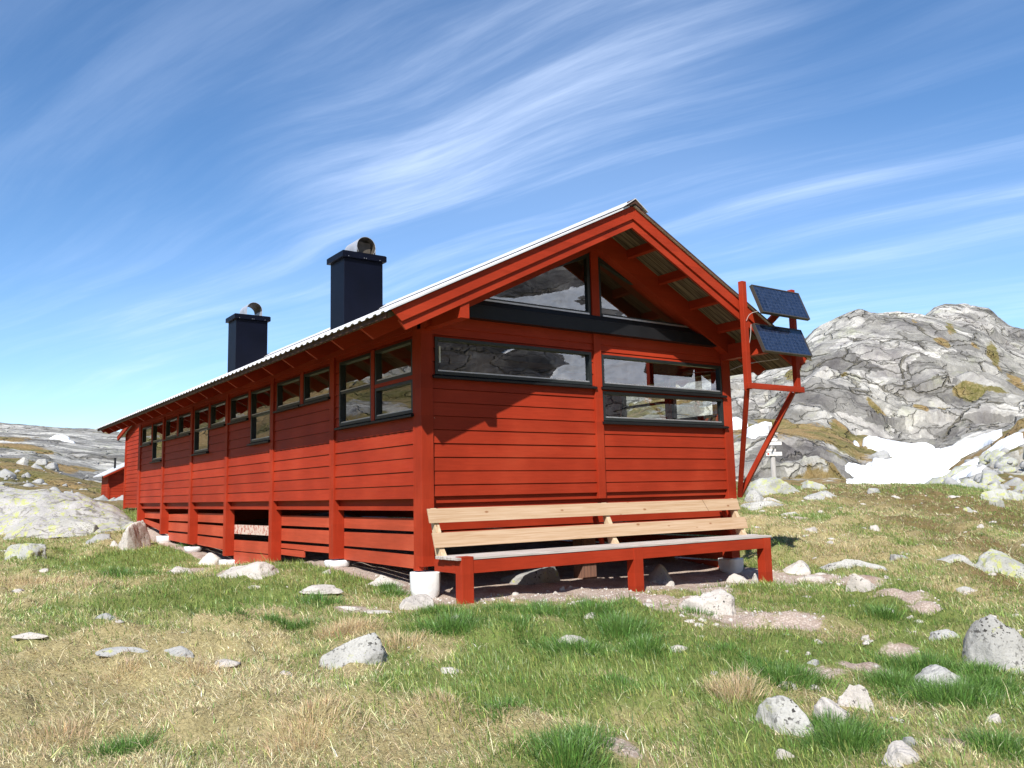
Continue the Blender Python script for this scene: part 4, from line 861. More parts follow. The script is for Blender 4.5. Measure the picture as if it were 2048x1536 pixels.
# open base of the gable: a few red boards, a wooden stump and the dark crawl space
m_ = MB()
for a, b in ((-.47, -.285), (-.66, -.49), (-.86, -.68)): m_.box(.178, 5.80, .10, .125, a, b)
m_.build('gable_skirt', M_redx, cabin)
m_ = MB(); m_.box(2.86, 3.12, .30, .52, -1.75, -.24); m_.build('post', wood('stump', (.25, .13, .09), (.15, .08, .06), 'z', False), cabin)

# ------------------------------------------------------------------ bench along the gable
bench = empty('bench', (2.9, -.55, -1.6), 'long red framed bench with pale pine back slats set along the gable', 'bench')
for i, (y0, y1) in enumerate(((-.80, -.645), (-.635, -.48), (-.47, -.315))):
    m_ = MB(); m_.box(.02 - .01 * i, 5.80 + (.02, .0, .10)[i], y0, y1, -.985, -.953 + .002 * i); m_.build('seat_plank', M_seat, bench, bevel=.004)
m_ = MB(); m_.box(.245, 5.60, -.805, -.770, -1.145, -.995); m_.build('front_rail', M_redx, bench, bevel=.003)
for x0, x1 in ((.075, .105), (5.70, 5.73)):
    m_ = MB(); m_.box(x0, x1, -.66, -.16, -1.145, -.995); m_.build('end_rail', M_redy, bench, bevel=.003)
for i, (x0, x1, zb) in enumerate(((.075, .24, -1.62), (2.85, 3.02, -1.74), (5.61, 5.775, -1.85))):
    m_ = MB(); m_.box(x0, x1, -.812, -.665, zb, -.99 if i else -.945); m_.build('leg', M_redz, bench, bevel=.003)
m_ = MB(); m_.box(.108, 5.69, -.26, -.22, -1.12, -.995); m_.build('back_rail', M_redx, bench)
for a, b, x1 in (((-.145, -.375), (-.205, -.552), 5.79), ((-.262, -.672), (-.325, -.85), 5.82)):
    m_ = MB(); (ya, za), (yb, zb) = a, b; dx = -.02; t_ = .03
    m_.hexa([(dx, yb - t_, zb), (x1, yb - t_, zb), (x1, yb, zb), (dx, yb, zb), (dx, ya - t_, za), (x1, ya - t_, za), (x1, ya, za), (dx, ya, za)]); m_.build('back_slat', M_pine, bench, bevel=.003)
m_ = MB(); m_.hexa([(5.03, -.238, -.553), (5.034, -.238, -.553), (5.034, -.2345, -.553), (5.03, -.2345, -.553), (4.96, -.178, -.375), (4.964, -.178, -.375), (4.964, -.1745, -.375), (4.96, -.1745, -.375)]); m_.build('scarf_joint', M_dark, bench)
for x in (.05, 2.90, 5.66):
    m_ = MB(); m_.prism([(-.118, -.37), (-.146, -.37), (-.208, -.56), (-.262, -.66), (-.328, -.86), (-.40, -.952), (-.24, -.952), (-.09, -.40)], 'x', x, x + .07); m_.build('back_support', M_pinez, bench)
    if x > 1: m_ = MB(); m_.beam((x - .09, -.03, -.43), (x - .09, -.22, -.99), .05, .05, (1, 0, 0)); m_.build('brace', M_redz, bench)

# ------------------------------------------------------------------ solar rack
rack = empty('solar_panel_rack', (5.85, -.6, 1.3), 'red timber rack with two tilted blue solar panels at the gable corner', 'solar rack')
m_ = MB(); m_.box(5.17, 5.265, -1.04, -.955, 1.31, 3.02); m_.build('post', M_worn2, rack, bevel=.004)
m_ = MB(); m_.box(6.40, 6.49, -1.04, -.955, 1.31, 3.03); m_.build('post', M_worn2, rack, bevel=.004)
m_ = MB(); m_.box(5.14, 6.53, -1.075, -1.042, 1.315, 1.405); m_.build('rail', M_redx, rack, bevel=.003)
for x in (5.20, 6.33):
    m_ = MB(); m_.beam((x, -.99, 1.315), (6.03, -.035, -.34), .07, .075, (0, 0, 1)); m_.build('brace', M_worn2, rack)
m_ = MB(); m_.beam((6.45, -.95, 2.86), (5.98, -.70, 2.34), .11, .05, (0, 1, 0)); m_.build('back_brace', M_worn2, rack)
for z0, z1, lab in ((2.955, 2.48, 'upper solar panel'), (2.335, 1.87, 'lower solar panel')):
    a = Vector((5.335, -1.045, z0)); b = Vector((5.335, -1.235, z1)); d = (b - a).normalized(); nn = Vector((0, -1, 0)) - d * d.dot(Vector((0, -1, 0))); nn.normalize(); L_ = (b - a).length; Wd = 1.19; ex = Vector((1, 0, 0)); th = .045
    P = lambda u, v, t: a + ex * u + d * v + nn * t
    m_ = MB(); f_ = .018
    for u0, u1, v0, v1 in ((0, Wd, 0, f_), (0, Wd, L_ - f_, L_), (0, f_, f_, L_ - f_), (Wd - f_, Wd, f_, L_ - f_)):
        m_.hexa([P(u0, v0, -.01), P(u1, v0, -.01), P(u1, v1, -.01), P(u0, v1, -.01), P(u0, v0, th), P(u1, v0, th), P(u1, v1, th), P(u0, v1, th)])
    pnl = m_.build('solar_panel', simple('panel_frame', (.045, .04, .035), .5), rack); pnl['label'] = lab
    me = bpy.data.meshes.new('cells'); vs = [P(f_, f_, th - .008), P(Wd - f_, f_, th - .008), P(Wd - f_, L_ - f_, th - .008), P(f_, L_ - f_, th - .008), P(f_, f_, -.006), P(Wd - f_, f_, -.006), P(Wd - f_, L_ - f_, -.006), P(f_, L_ - f_, -.006)]
    me.from_pydata([tuple(v) for v in vs], [], [(0, 3, 2, 1), (4, 5, 6, 7), (0, 1, 5, 4), (1, 2, 6, 5), (2, 3, 7, 6), (3, 0, 4, 7)]); uv = me.uv_layers.new(name='UVMap')
    for li, l_ in enumerate(me.loops): uv.data[li].uv = [(0, 0), (1, 0), (1, 1), (0, 1)][l_.vertex_index % 4]
    me.materials.append(M_solar); c_ = bpy.data.objects.new('cells', me); COL.objects.link(c_); c_.parent = pnl
# cable from the panels
def cable(pts, name, parent, r=.006, mat=M_black):
    cu = bpy.data.curves.new(name, 'CURVE'); cu.dimensions = '3D'; sp = cu.splines.new('BEZIER'); sp.bezier_points.add(len(pts) - 1)
    for p_, q in zip(sp.bezier_points, pts): p_.co = q; p_.handle_left_type = p_.handle_right_type = 'AUTO'
    cu.bevel_depth = r; cu.bevel_resolution = 2; t_ = bpy.data.objects.new('tmp', cu); me = bpy.data.meshes.new_from_object(t_); bpy.data.objects.remove(t_); me.materials.clear(); me.materials.append(mat); o = bpy.data.objects.new(name, me); COL.objects.link(o); o.parent = parent; o.matrix_parent_inverse = Matrix.Translation(-Vector(parent.location)); return o
cable([(5.32, -1.20, 2.52), (5.24, -1.10, 2.48), (5.20, -1.05, 2.38)], 'cable', rack, .004, M_greyw); cable([(5.30, -1.06, 2.33), (5.27, -1.05, 2.1), (5.27, -1.0, 1.95)], 'cable', rack, .004, M_greyw)
cable([(6.1, -.93, 1.86), (5.9, -.5, 1.83), (5.98, -.03, 1.79)], 'cable', rack, .008, M_greyw)

# ------------------------------------------------------------------ annex behind the far end and the small outhouse
annex = empty('annex', (3.6, 21.5, -.6), 'red boarded annex just beyond the far end of the long cabin', 'annex')
FA = Face('L', 1.2)
m_ = MB(); cladding(m_, FA, 19.0, 24.45, -.42, 2.62, [], first=-.42 + .149, pitch=.149, n=-.01); FA.box(m_, 19.0, 24.45, -.2, -.04, -.42, 2.62)
m_.box(1.23, 6, 24.2, 24.44, -.42, 2.4); m_.box(1.23, 6, 19.0, 19.2, -.42, 2.4); m_.build('wall', M_redy, annex)
m_ = MB(); m_.box(1.17, 1.33, 24.36, 24.48, -.46, 2.3); m_.build('corner_board', M_redz, annex)
m_ = MB(); m_.box(1.30, 5.9, 19.3, 24.2, -1.3, -.45); m_.build('foundation', M_dark, annex)
m_ = MB(); m_.prism([(25.12, 2.215), (21.7, 2.90), (21.7, 2.77), (25.06, 2.09)], 'x', 1.0, 1.06); m_.prism([(18.3, 2.215), (21.7, 2.90), (21.7, 2.77), (18.3, 2.09)], 'x', 1.0, 1.06); m_.build('barge_board', M_redy, annex)
m_ = MB(); m_.prism([(25.14, 2.25), (21.7, 2.94), (18.3, 2.25), (18.3, 2.22), (21.7, 2.905), (25.14, 2.22)], 'x', .98, 6.3); m_.build('roof', M_zinc, annex)

Pn = hit(215.8, 997, 50, 80, H0); D_ = 62.0; Pc = CAM + D_ * pray(215.8, 997); zb = float(Pc[2]); ox, oy = float(Pc[0]), float(Pc[1])
out = empty('outhouse', (ox + 2, oy + 1, zb), 'small red outhouse with a grey metal roof and thin black flue beyond the cabin', 'outhouse')
L1, W1, Hh_ = 2.7, 5.0, 1.88
FO = Face('G', oy); FOL = Face('L', ox)
m_ = MB(); cladding(m_, FO, ox, ox + W1, zb - .3, zb + 1.75, [], first=zb + .1, n=0, pitch=.2); cladding(m_, FOL, oy, oy + L1, zb - .3, zb + 1.75, [], first=zb + .1, n=0, pitch=.2)
m_.prism([(ox + .03, zb - .3), (ox + W1, zb - .3), (ox + W1, zb + 1.78), (ox + W1 / 2, zb + 3.04), (ox + .03, zb + 1.78)], 'y', oy + .03, oy + L1); m_.build('wall', M_redx, out)
m_ = MB(); m_.box(ox - .04, ox + .10, oy - .04, oy + .06, zb - .3, zb + 1.80); m_.build('corner_board', M_redz, out)
m_ = MB(); m_.box(ox + 1.05, ox + 1.9, oy - .05, oy - .02, zb + .05, zb + 1.75); dr_ = m_.build('door', simple('door_red', (.33, .028, .016), .55), out)
m_ = MB(); m_.box(ox + 1.0, ox + 1.95, oy - .08, oy - .051, zb + .18, zb + .24); m_.box(ox + 1.05, ox + 1.9, oy - .08, oy - .051, zb + 1.42, zb + 1.47); m_.build('hinge', M_steel, dr_)
rs_ = lambda s: [(ox + W1 / 2, zb + 3.17), (ox + W1 / 2 + s * (W1 / 2 + .45), zb + 3.17 - .5 * (W1 / 2 + .45)), (ox + W1 / 2 + s * (W1 / 2 + .45), zb + 3.09 - .5 * (W1 / 2 + .45)), (ox + W1 / 2, zb + 3.09)]
m_ = MB(); m_.prism(rs_(-1), 'y', oy - .55, oy + L1 + .9); m_.prism(rs_(1), 'y', oy - .55, oy + L1 + .9); m_.build('roof', M_zinc, out)
m_ = MB(); q = [(a, b - .13) for a, b in rs_(-1)]; q = [rs_(-1)[0], rs_(-1)[1], q[1], q[0]]; q = [(a, b - .09) for a, b in q]; m_.prism(q, 'y', oy - .54, oy - .48); m_.build('barge_board', M_redx, out)
m_ = MB(); m_.tube((ox + .65, oy + 1.4, zb + 1.9), (ox + .65, oy + 1.4, zb + 2.95), .075); m_.tube((ox + .65, oy + 1.4, zb + 2.95), (ox + .65, oy + 1.4, zb + 3.02), .09); m_.build('flue', M_black, out)

# ------------------------------------------------------------------ signpost beyond the boulder
Ps = CAM + 34.5 * pray(1548, 957); sx, sy = float(Ps[0]), float(Ps[1]); pz = lambda y: float((CAM + 34.5 * pray(1548, y))[2])
sg = empty('signpost', (sx, sy, -.4), 'weathered trail signpost with a stack of pale pointed boards behind the big boulder', 'signpost')
m_ = MB(); m_.tube((sx, sy, -.8), (sx, sy, pz(850)), .115, .095, n=14); m_.build('pole', M_greyw, sg, smooth=False)
rmk = simple('red_mark', (.45, .05, .04), .6)
exs = Vector((CR[0], CR[1], 0)).normalized(); eys = Vector((CF[0], CF[1], 0)).normalized()
for i, (yt, yb, xl, xr, tip, yaw, rm) in enumerate(((865, 867.5, 1537, 1560, 0, 0, 0), (868, 875, 1534, 1557, 0, 35, 0), (876, 882.5, 1532, 1558, 1, 8, 1), (883.5, 890, 1535, 1566, -1, -14, 0), (891.5, 896.5, 1536, 1556, 0, 60, 0), (897.5, 903, 1527, 1552, -1, 20, 0), (904, 911.5, 1533, 1565, 0, 0, 1))):
    cx_ = ((xl + xr) / 2 - 1548) / FPX * 34.5; hw = (xr - xl) / 2 / FPX * 34.5 / math.cos(math.radians(yaw)); z1_, z0_ = pz(yt), pz(yb); zc = (z0_ + z1_) / 2
    ca, sa = math.cos(math.radians(yaw)), math.sin(math.radians(yaw)); e1 = exs * ca + eys * sa; e2 = -exs * sa + eys * ca; c0 = Vector((sx, sy, 0)) + exs * cx_ - e2 * .13
    po = [(-hw, z0_), (hw, z0_), (hw, z1_), (-hw, z1_)]
    if tip == 1: po = [(-hw, z0_), (hw * .65, z0_), (hw, zc), (hw * .65, z1_), (-hw, z1_)]
    if tip == -1: po = [(-hw, zc), (-hw * .65, z0_), (hw, z0_), (hw, z1_), (-hw * .65, z1_)]
    m_ = MB(); n_ = len(po); m_.v = [tuple(c0 + e1 * u + e2 * t + Vector((0, 0, z))) for t in (-.015, .015) for u, z in po]
    m_.f = [tuple(range(n_)), tuple(reversed(range(n_, 2 * n_)))] + [(k, (k + 1) % n_, n_ + (k + 1) % n_, n_ + k) for k in range(n_)]
    bd = m_.build('sign_board', M_sign if i not in (0, 1, 4) else M_greyw, sg)
    if rm:
        m_ = MB(); u0 = -hw * .45 if i != 6 else -hw * .72; cc = c0 + e1 * u0 - e2 * .018; nseg = 14
        m_.v = [tuple(cc + e1 * (.045 * math.cos(2 * math.pi * k / nseg)) + Vector((0, 0, zc + .045 * math.sin(2 * math.pi * k / nseg)))) for k in range(nseg)] + [tuple(cc + e2 * .004 + e1 * (.045 * math.cos(2 * math.pi * k / nseg)) + Vector((0, 0, zc + .045 * math.sin(2 * math.pi * k / nseg)))) for k in range(nseg)]
        m_.f = [tuple(range(nseg))] + [(k, (k + 1) % nseg, nseg + (k + 1) % nseg, nseg + k) for k in range(nseg)]; m_.build('emblem', rmk, bd)
cc = Vector((sx, sy, 0)) + exs * .24 - eys * .16
m_ = MB()
for u0, u1, a, b in ((0, .035, pz(884), pz(889.5)), (.035, .09, pz(888.6), pz(889.5)), (-.01, .02, pz(880.3), pz(879))):
    z_a, z_b = min(a, b), max(a, b); q = [cc + exs * u0, cc + exs * u1, cc + exs * u1 + eys * .004, cc + exs * u0 + eys * .004]
    m_.hexa([(p_.x, p_.y, z_a) for p_ in q] + [(p_.x, p_.y, z_b) for p_ in q])
m_.build('board_marking', M_black, sg)

# ------------------------------------------------------------------ stones and boulders
import bmesh
def ico(sub):
    bm = bmesh.new(); bmesh.ops.create_icosphere(bm, subdivisions=sub, radius=1); v = np.array([q.co[:] for q in bm.verts]); f = np.array([[w_.index for w_ in q.verts] for q in bm.faces]); bm.free(); return v, f
ICO = {s: ico(s) for s in (3, 4, 5)}
def rock_shape(seed, sub=4, cuts=8, rough=.16, flat=0):
    r = np.random.default_rng(seed); v, f = ICO[sub]; v = v.copy()
    for k in range(cuts):
        nn = r.normal(size=3); nn[2] = abs(nn[2]) * .8; nn /= np.linalg.norm(nn); d = r.uniform(.50, .86); e = v @ nn - d; v = v - np.outer(np.maximum(e, 0) * .93, nn)
    o = r.uniform(0, 50, 3); q = v * 1.3 + o
    dsp = fbm(q[:, 0], q[:, 1], q[:, 2], 3, seed) * rough + fbm(q[:, 0] * 4, q[:, 1] * 4, q[:, 2] * 4, 4, seed + 5, .6) * rough * .42
    if sub >= 5: dsp = dsp + fbm(q[:, 0] * 16, q[:, 1] * 16, q[:, 2] * 16, 3, seed + 9, .6) * rough * .12
    v = v + v * dsp[:, None] / np.maximum(np.linalg.norm(v, axis=1)[:, None], .3)
    return v, f
ROCKS = []            # footprints, so no grass grows through them
def rock(bb, lab, mat='pale', grp='stones in the turf by the cabin', seed=0, yaw=0, asp=.75, name='rock', cuts=12, tilt=0, cat='rock', sink=.3, base=None, sub=None, fitw=True, rough=.16):
    x0, y0, x1, y1 = bb; cx = (x0 + x1) / 2
    B = hit(cx, y1 if base is None else base, 4, 80); d = (B - CAM) @ CF; wd = (x1 - x0) * d / FPX; hp = (y1 - y0) * d / FPX
    if sub is None: sub = 5 if (x1 - x0) > 60 else 4 if (x1 - x0) > 18 else 3
    v, f = rock_shape(seed, sub, cuts, rough)
    el = max(.04, (CAM[2] - B[2]) / d + .02); a = wd / 2; b = min(a * asp, hp / el * .5); c = math.sqrt(max((hp - b * el) ** 2 - (b * el) ** 2, (hp * .45) ** 2))
    off = 0.; lat = 0.
    th = math.radians(yaw); R2 = np.array([[math.cos(th), -math.sin(th)], [math.sin(th), math.cos(th)]])
    for it in range(5):
        u = v[:, :2] * [a, b]; u = u @ R2.T; zc = v[:, 2] * c; zc = zc + math.tan(math.radians(tilt)) * u[:, 0] * np.clip(v[:, 2] + 1, 0, 1)
        P = np.empty((len(v), 3)); P[:, :2] = B[:2] + (u[:, :1] + lat) * LAT + (u[:, 1:] + off + b * .9) * DEP
        g0 = float(Hd(P[:, 0].mean(), P[:, 1].mean())); P[:, 2] = g0 + zc - sink * c * .5
        vis = P[:, 2] > Hd(P[:, 0], P[:, 1]) - .01
        if vis.sum() < 8: c *= 1.3; continue
        px, py, _ = pix(P[vis]); bx0, bx1, by0, by1 = px.min(), px.max(), py.min(), py.max()
        k = (x1 - x0) / max(bx1 - bx0, 1); 
        a *= k; b *= min(k, 1.4) if k > 1 else k
        c = max(c * min(max((y1 - y0) / max(by1 - by0, .5), .6), 1.6), .012); lat += ((x0 + x1) / 2 - (bx0 + bx1) / 2) * d / FPX; off += (by1 - y1) * d / FPX / el * .6
        off = float(np.clip(off, -2.5, 2.5))
    ctr = P.mean(0); ctr[2] = g0
    o = npmesh(name, P - ctr, f, M_rock[mat]); o.location = ctr
    tag(o, lab, cat, grp); ROCKS.append((P[:, 0].mean(), P[:, 1].mean(), a * .93, b * .93, th)); return o
G1 = 'stones in the turf in front of the cabin'; G2 = 'rocks on the rise behind the bench'; G3 = 'stones beside the long wall'
L = [
 ((638,1266,777,1341),'grey boulder with black lichen dots sunk in dry straw, in the middle foreground','spot',G1,11,28,.6),
 ((600,1167,690,1187),'low white rock with a green tuft before it, left of the corner pier','pale',G1,12,0,.5),
 ((734,1149,816,1175),'humped pale rock just left of the nearest white pier','pale',G1,13,0,.7),
 ((794,1187,875,1221),'white wedge of rock right at the foot of the nearest pier','pale',G1,14,10,.6),
 ((664,1212,723,1223),'flat white slab flush with the turf left of the wedge rock','pale',G1,15,0,.5),
 ((724,1220,792,1229),'thin pinkish slab edge in the turf between flat slab and wedge rock','pale',G1,16,0,.5),
 ((645,1138,663,1149),'small pink stone below the skirt boards of the nearest bay','pale',G3,17,0,.8),
 ((0,1095,86,1123),'yellow lichened rock at the left edge above dry grass','lichen',G1,18,0,.8),
 ((59,1190,91,1200),'small pale rock top showing below the dry grass at far left','pale',G1,19,0,.6),
 ((183,1225,236,1241),'low grey rock back in the turf above two longer grey ones','grey',G1,20,0,.5),
 ((48,1272,104,1285),'white rock splinter lying in turf near the left edge','pale',G1,21,0,.5),
 ((199,1288,306,1310),'long low grey rock back, left one of a pair in the grass','grey',G1,22,8,.4),
 ((332,1268,413,1294),'long low grey rock back, right one of a pair in the grass','grey',G1,23,12,.4),
 ((309,1127,381,1152),'tilted pale slab lying in bare soil below the skirt boards','pale',G3,24,0,.7),
 ((381,1129,442,1145),'narrow pinkish slab in the mud touching the third pier','pale',G3,25,0,.5),
 ((395,1105,450,1130),'rounded pale rock tucked left of the third pier','pale',G3,26,0,.8),
 ((430,1123,560,1160),'big white rock carrying the post beside the worn skirt board','pale',G3,27,0,.7),
 ((236,1040,302,1100),'leaning white boulder near the far end of the long wall','pale',G3,28,60,.55),
 ((139,1036,222,1069),'pale boulder leaning on the big lichened bedrock slab','spot',G3,29,0,.7),
 ((199,1079,217,1090),'small pink stone left of its twin below the shaded hollow','pale',G3,30,0,.8),
 ((217,1081,237,1094),'small pink stone touching the leaning white boulder','pale',G3,31,0,.8),
 ((192,1060,246,1082),'brown shaded rock in the hollow beside the leaning white boulder','grey',G3,32,0,.9),
 ((1355,1177,1473,1232),'broad white slab with a grass tuft in front of the bench','pale',G1,41,-26,.5),
 ((1325,1161,1350,1174),'small white stone under the bench right of the middle leg','pale',G1,42,0,.8),
 ((1293,1128,1347,1169),'rounded grey boulder in the shade under the bench','grey',G1,43,0,.9),
 ((1303,1160,1314,1167),'tiny white stone touching the middle bench leg','pale',G1,44,0,.8),
 ((1451,1146,1502,1168),'round white rock left of the right bench leg','pale',G1,45,0,.7),
 ((1502,1146,1518,1167),'small upright white stone right against the right bench leg','pale',G1,46,0,.8),
 ((1000,1130,1120,1170),'dark concrete lump in deep shade beneath the bench','grey',G1,47,0,.9),
 ((1630,1117,1776,1146),'long flat grey slab with lichen right of the bench','spot',G2,48,-6,.5),
 ((1565,1120,1622,1150),'pink flat slab beside the gravel right of the bench end','pale',G2,49,0,.8),
 ((1592,1150,1650,1163),'low pink slab in the path left of the cracked white rock','pale',G2,50,0,.5),
 ((1690,1148,1750,1184),'white rock with a dark crack below the long flat slab','pale',G2,51,-10,.8),
 ((1795,1105,1838,1131),'pointed grey rock above the long flat slab','grey',G2,52,0,.8),
 ((1871,1102,1960,1134),'light grey rock back joining the yellow lichened boulder','spot',G2,53,0,.6),
 ((1936,1095,2080,1163),'large yellow lichened boulder cut by the right edge','lichen',G2,54,-8,.7),
 ((1896,1162,1946,1187),'small spotted rock below the yellow lichened boulder','spot',G2,55,-12,.7),
 ((1858,1253,1929,1285),'low grey rock sloping right, left of the biggest boulder','grey',G1,56,-22,.5),
 ((1937,1228,2100,1364),'biggest boulder, grey with lichen, cut by the right edge','spot',G1,57,-10,.95),
 ((1824,1329,1940,1382),'speckled grey rock between the biggest boulder and two white ones','spot',G1,58,10,.7),
 ((1676,1367,1757,1429),'smooth pinkish white rock, top of three in a row','pale',G1,59,-10,.8),
 ((1624,1394,1703,1452),'cracked white rock, middle of three in a row','pale',G1,60,-40,.7),
 ((1508,1391,1638,1477),'white boulder dotted black, lowest left of three in a row','spot',G1,61,-38,.62),
 ((1776,1431,1810,1448),'small white egg-shaped stone right of the three in a row','pale',G1,62,0,.7),
 ((1802,1465,1850,1503),'small oblong brownish stone above the bottom white rock','grey',G1,63,-45,.45),
 ((1758,1480,1838,1533),'bright white rock at the bottom edge','pale',G1,64,-15,.8),
 ((1971,1426,2006,1449),'small white stone under the long green tussock at right','pale',G1,65,0,.8),
 ((1720,1269,1741,1284),'upper small white stone of a touching pair','pale',G1,66,-10,.8),
 ((1739,1282,1772,1294),'lower flat white stone of a touching pair','pale',G1,67,-6,.6),
 ((1568,1300,1581,1308),'tiny white pebble left of another one above the mud','pale',G1,68,0,.8),
 ((1609,1303,1622,1313),'tiny white pebble above the small grey slab','pale',G1,69,0,.8),
 ((1612,1318,1640,1334),'small dark grey slab standing in the wet mud','grey',G1,70,20,.5),
 ((1611,1344,1630,1354),'white pebble at the edge of the dark mud','pale',G1,71,0,.8),
 ((1486,1350,1502,1361),'pale pebble beside the tall straw tuft','pale',G1,72,0,.8),
 ((1814,1230,1829,1240),'small white stone alone above the low grey rock','pale',G1,73,0,.8),
 ((1549,1497,1590,1521),'pale stone half hidden by grass at the bottom edge','pale',G1,74,-20,.4),
 ((2036,1383,2060,1393),'white stone sliver at the right edge below the biggest boulder','pale',G1,75,0,.5),
 ((1490,953,1609,996),'large pale boulder on the rise right of the solar rack braces','lichen',G2,81,6,.7),
 ((1484,982,1524,1004),'spotted rock at the left foot of the large pale boulder','spot',G2,82,0,.8),
 ((1510,994,1566,1007),'low pale ledge before the large pale boulder','pale',G2,83,5,.5),
 ((1479,1006,1563,1023),'long spotted ledge right of the upper bench slat','spot',G2,84,-4,.4),
 ((1543,1019,1583,1030),'pinkish white flat stone right of the long spotted ledge','pale',G2,85,5,.5),
 ((1607,961,1657,982),'round yellow-green lichened rock right of the large pale boulder','lichen',G2,86,0,.8),
 ((1613,986,1671,1003),'pale rock back below the round lichened rock','spot',G2,87,0,.6),
 ((1606,1053,1633,1065),'white stone on the grassy slope above the bench end','pale',G2,88,0,.7),
 ((1638,1021,1652,1029),'small pale stone on the slope below the pale rock back','pale',G2,89,0,.7),
 ((1603,1027,1616,1032),'tiny white stone between two others on the slope','pale',G2,90,0,.6),
 ((1725,1049,1745,1060),'round white stone alone in the middle of the slope','pale',G2,91,0,.8),
 ((1720,1025,1750,1034),'flat grey green stone above the round white one','spot',G2,92,0,.5),
 ((1715,976,1741,988),'grey rock on the brown heath just below the snow','grey',G2,93,0,.7),
 ((1779,990,1802,999),'white stone on the brown heath below the snow field','pale',G2,94,0,.5),
 ((1880,984,1908,997),'greenish rock at the right end of the snow edge','lichen',G2,95,0,.7),
 ((1905,1011,1924,1022),'small green grey stone on the brown heath at right','lichen',G2,96,0,.8),
 ((1955,1048,1976,1060),'pale stone beside a dark turf crack at right','pale',G2,97,0,.8),
 ((1961,980,2022,1004),'wide pale green boulder at the foot of the talus','lichen',G2,98,0,.7),
 ((2022,986,2070,1010),'pale green boulder at the right edge of the talus foot','lichen',G2,99,0,.7),
 ((1445,1055,1462,1063),'tiny stone behind the bench end','pale',G2,100,0,.7),
]
TILT = {11: 14, 41: -16, 61: -14, 57: -6, 60: -12, 17: 12, 33: 8, 56: -10, 48: -5}
for bb, lab, mt, grp, sd, yw, asp in L: rock(bb, lab, mt, grp, sd, yw, asp, tilt=TILT.get(sd, 0), cuts={57: 4, 54: 4, 81: 5, 11: 7, 28: 5}.get(sd, 12), rough={57: .10}.get(sd, .16))
# bedrock slab at the left: three fused swells of one outcrop
def slab():
    xs = np.linspace(0, 1, 260); ys = np.linspace(0, 1, 120); U, V = np.meshgrid(xs, ys, indexing='ij')
    d0 = 27.5; pts = []
    # lateral -19 m .. +? metres in the view frame, depth 22..34 m, top line following the photographed skyline of the slab
    lat = -20.5 + U * 10.9; px_ = 1024 + FPX * lat / d0
    top = np.interp(px_, [-260, 0, 20, 60, 100, 165, 190, 212, 235, 247, 262, 275, 290], [955, 966, 969, 976, 977, 984, 990, 999, 1006, 1014, 1026, 1040, 1052])
    bot = np.interp(px_, [-260, 0, 60, 100, 150, 200, 250, 275, 290], [1110, 1090, 1056, 1050, 1052, 1064, 1062, 1046, 1056])
    dn = d0 - 3.0 - 0 * U; df = d0 + 4.5
    zt = CAM[2] + (CR[2] * (px_ - 1024) / FPX - CU[2] * (top - 768) / FPX + CF[2]) * (d0 + 1.5)
    zb_ = CAM[2] + (CR[2] * (px_ - 1024) / FPX - CU[2] * (bot - 768) / FPX + CF[2]) * (d0 - 3.0)
    dd = d0 - 3.2 + V * 8.0; latw = lat * dd / d0
    prof_ = np.interp(V, [0, .04, .35, .56, .7, 1], [-.35, 0.0, .72, 1.0, .9, -.4])
    z = zb_ + (zt - zb_) * prof_
    x = CAM[0] + LAT[0] * latw + CF[0] * dd + 0; y = CAM[1] + LAT[1] * latw + CF[1] * dd
    f1, f2, ci = voro(x * .35 + fbm(x, y, s=9, o=2) * .4, y * .35, z * .6, 211); g1, g2, cj = voro(x * .9, y * .9, z, 215)
    z = z + np.minimum(f2 - f1, .10) * .8 - .08 + (ci - .5) * .10 + fbm(x * 1.2, y * 1.2, s=213, o=5) * .10 + (cj - .5) * .05
    edge = np.minimum(1, (1 - U) / .05); z = z - (1 - edge) * 1.6
    F = quads(260, 120).reshape(260, 119, 4)[:-1].reshape(-1, 4)
    P_ = np.stack([x, y, z], -1).reshape(-1, 3); c = P_.mean(0)
    o = npmesh('bedrock_slab', P_ - c, F, rock_mat('granite_slab', (.47, .45, .425), (.28, .27, .25), .5, .6, .8, .35)); o.location = c
    tag(o, 'long bare bedrock slab with yellow lichen rising at the left behind the cabin', 'bedrock')
slab()
# boulder scree on the slopes, far too many to count
def scree(name, n, region, seed, size, lab):
    r = np.random.default_rng(seed); V = []; F = []; k = 0; i = 0
    shapes = [rock_shape(900 + seed + q, 3, 18, .10) for q in range(6)]
    while i < n:
        a, e, s = region(r); x = C0[0] + e * math.sin(math.radians(a)); y = C0[1] + e * math.cos(math.radians(a)); v, f = shapes[r.integers(6)]
        s = s * size; t = r.uniform(0, 6.28); c_, s_ = math.cos(t), math.sin(t); sc = np.array([1, r.uniform(.6, 1), r.uniform(.45, .8) * (.55 if name == 'flat_stones' else 1)]) * s; q = v * sc; q = np.stack([q[:, 0] * c_ - q[:, 1] * s_, q[:, 0] * s_ + q[:, 1] * c_, q[:, 2]], 1)
        V.append(q + [x, y, float((Hd if name != 'scree' else H0)(x, y)) + s * {'gravel': .12, 'scree': -.08, 'flat_stones': -.02}[name]]); F.append(f + k); k += len(v); i += 1
    o = npmesh(name, np.concatenate(V), np.concatenate(F), M_rock[lab]); tag(o, kind='stuff'); return o
def reg_talus(r):
    while True:
        a = r.uniform(60.5, 69.5); e = r.uniform(42, 92); lim = np.interp(a, [60.5, 62, 64, 67, 70], [52, 66, 80, 92, 95]); lo = np.interp(a, [60.5, 62, 64, 70], [44, 42, 40, 40])
        if lo < e < lim: return a, e, float(np.clip(r.lognormal(-.45, .5), .25, 2.2))
scree('scree', 300, reg_talus, 3, .50, 'grey')
scree('scree', 60, reg_talus, 13, .8, 'lichen')
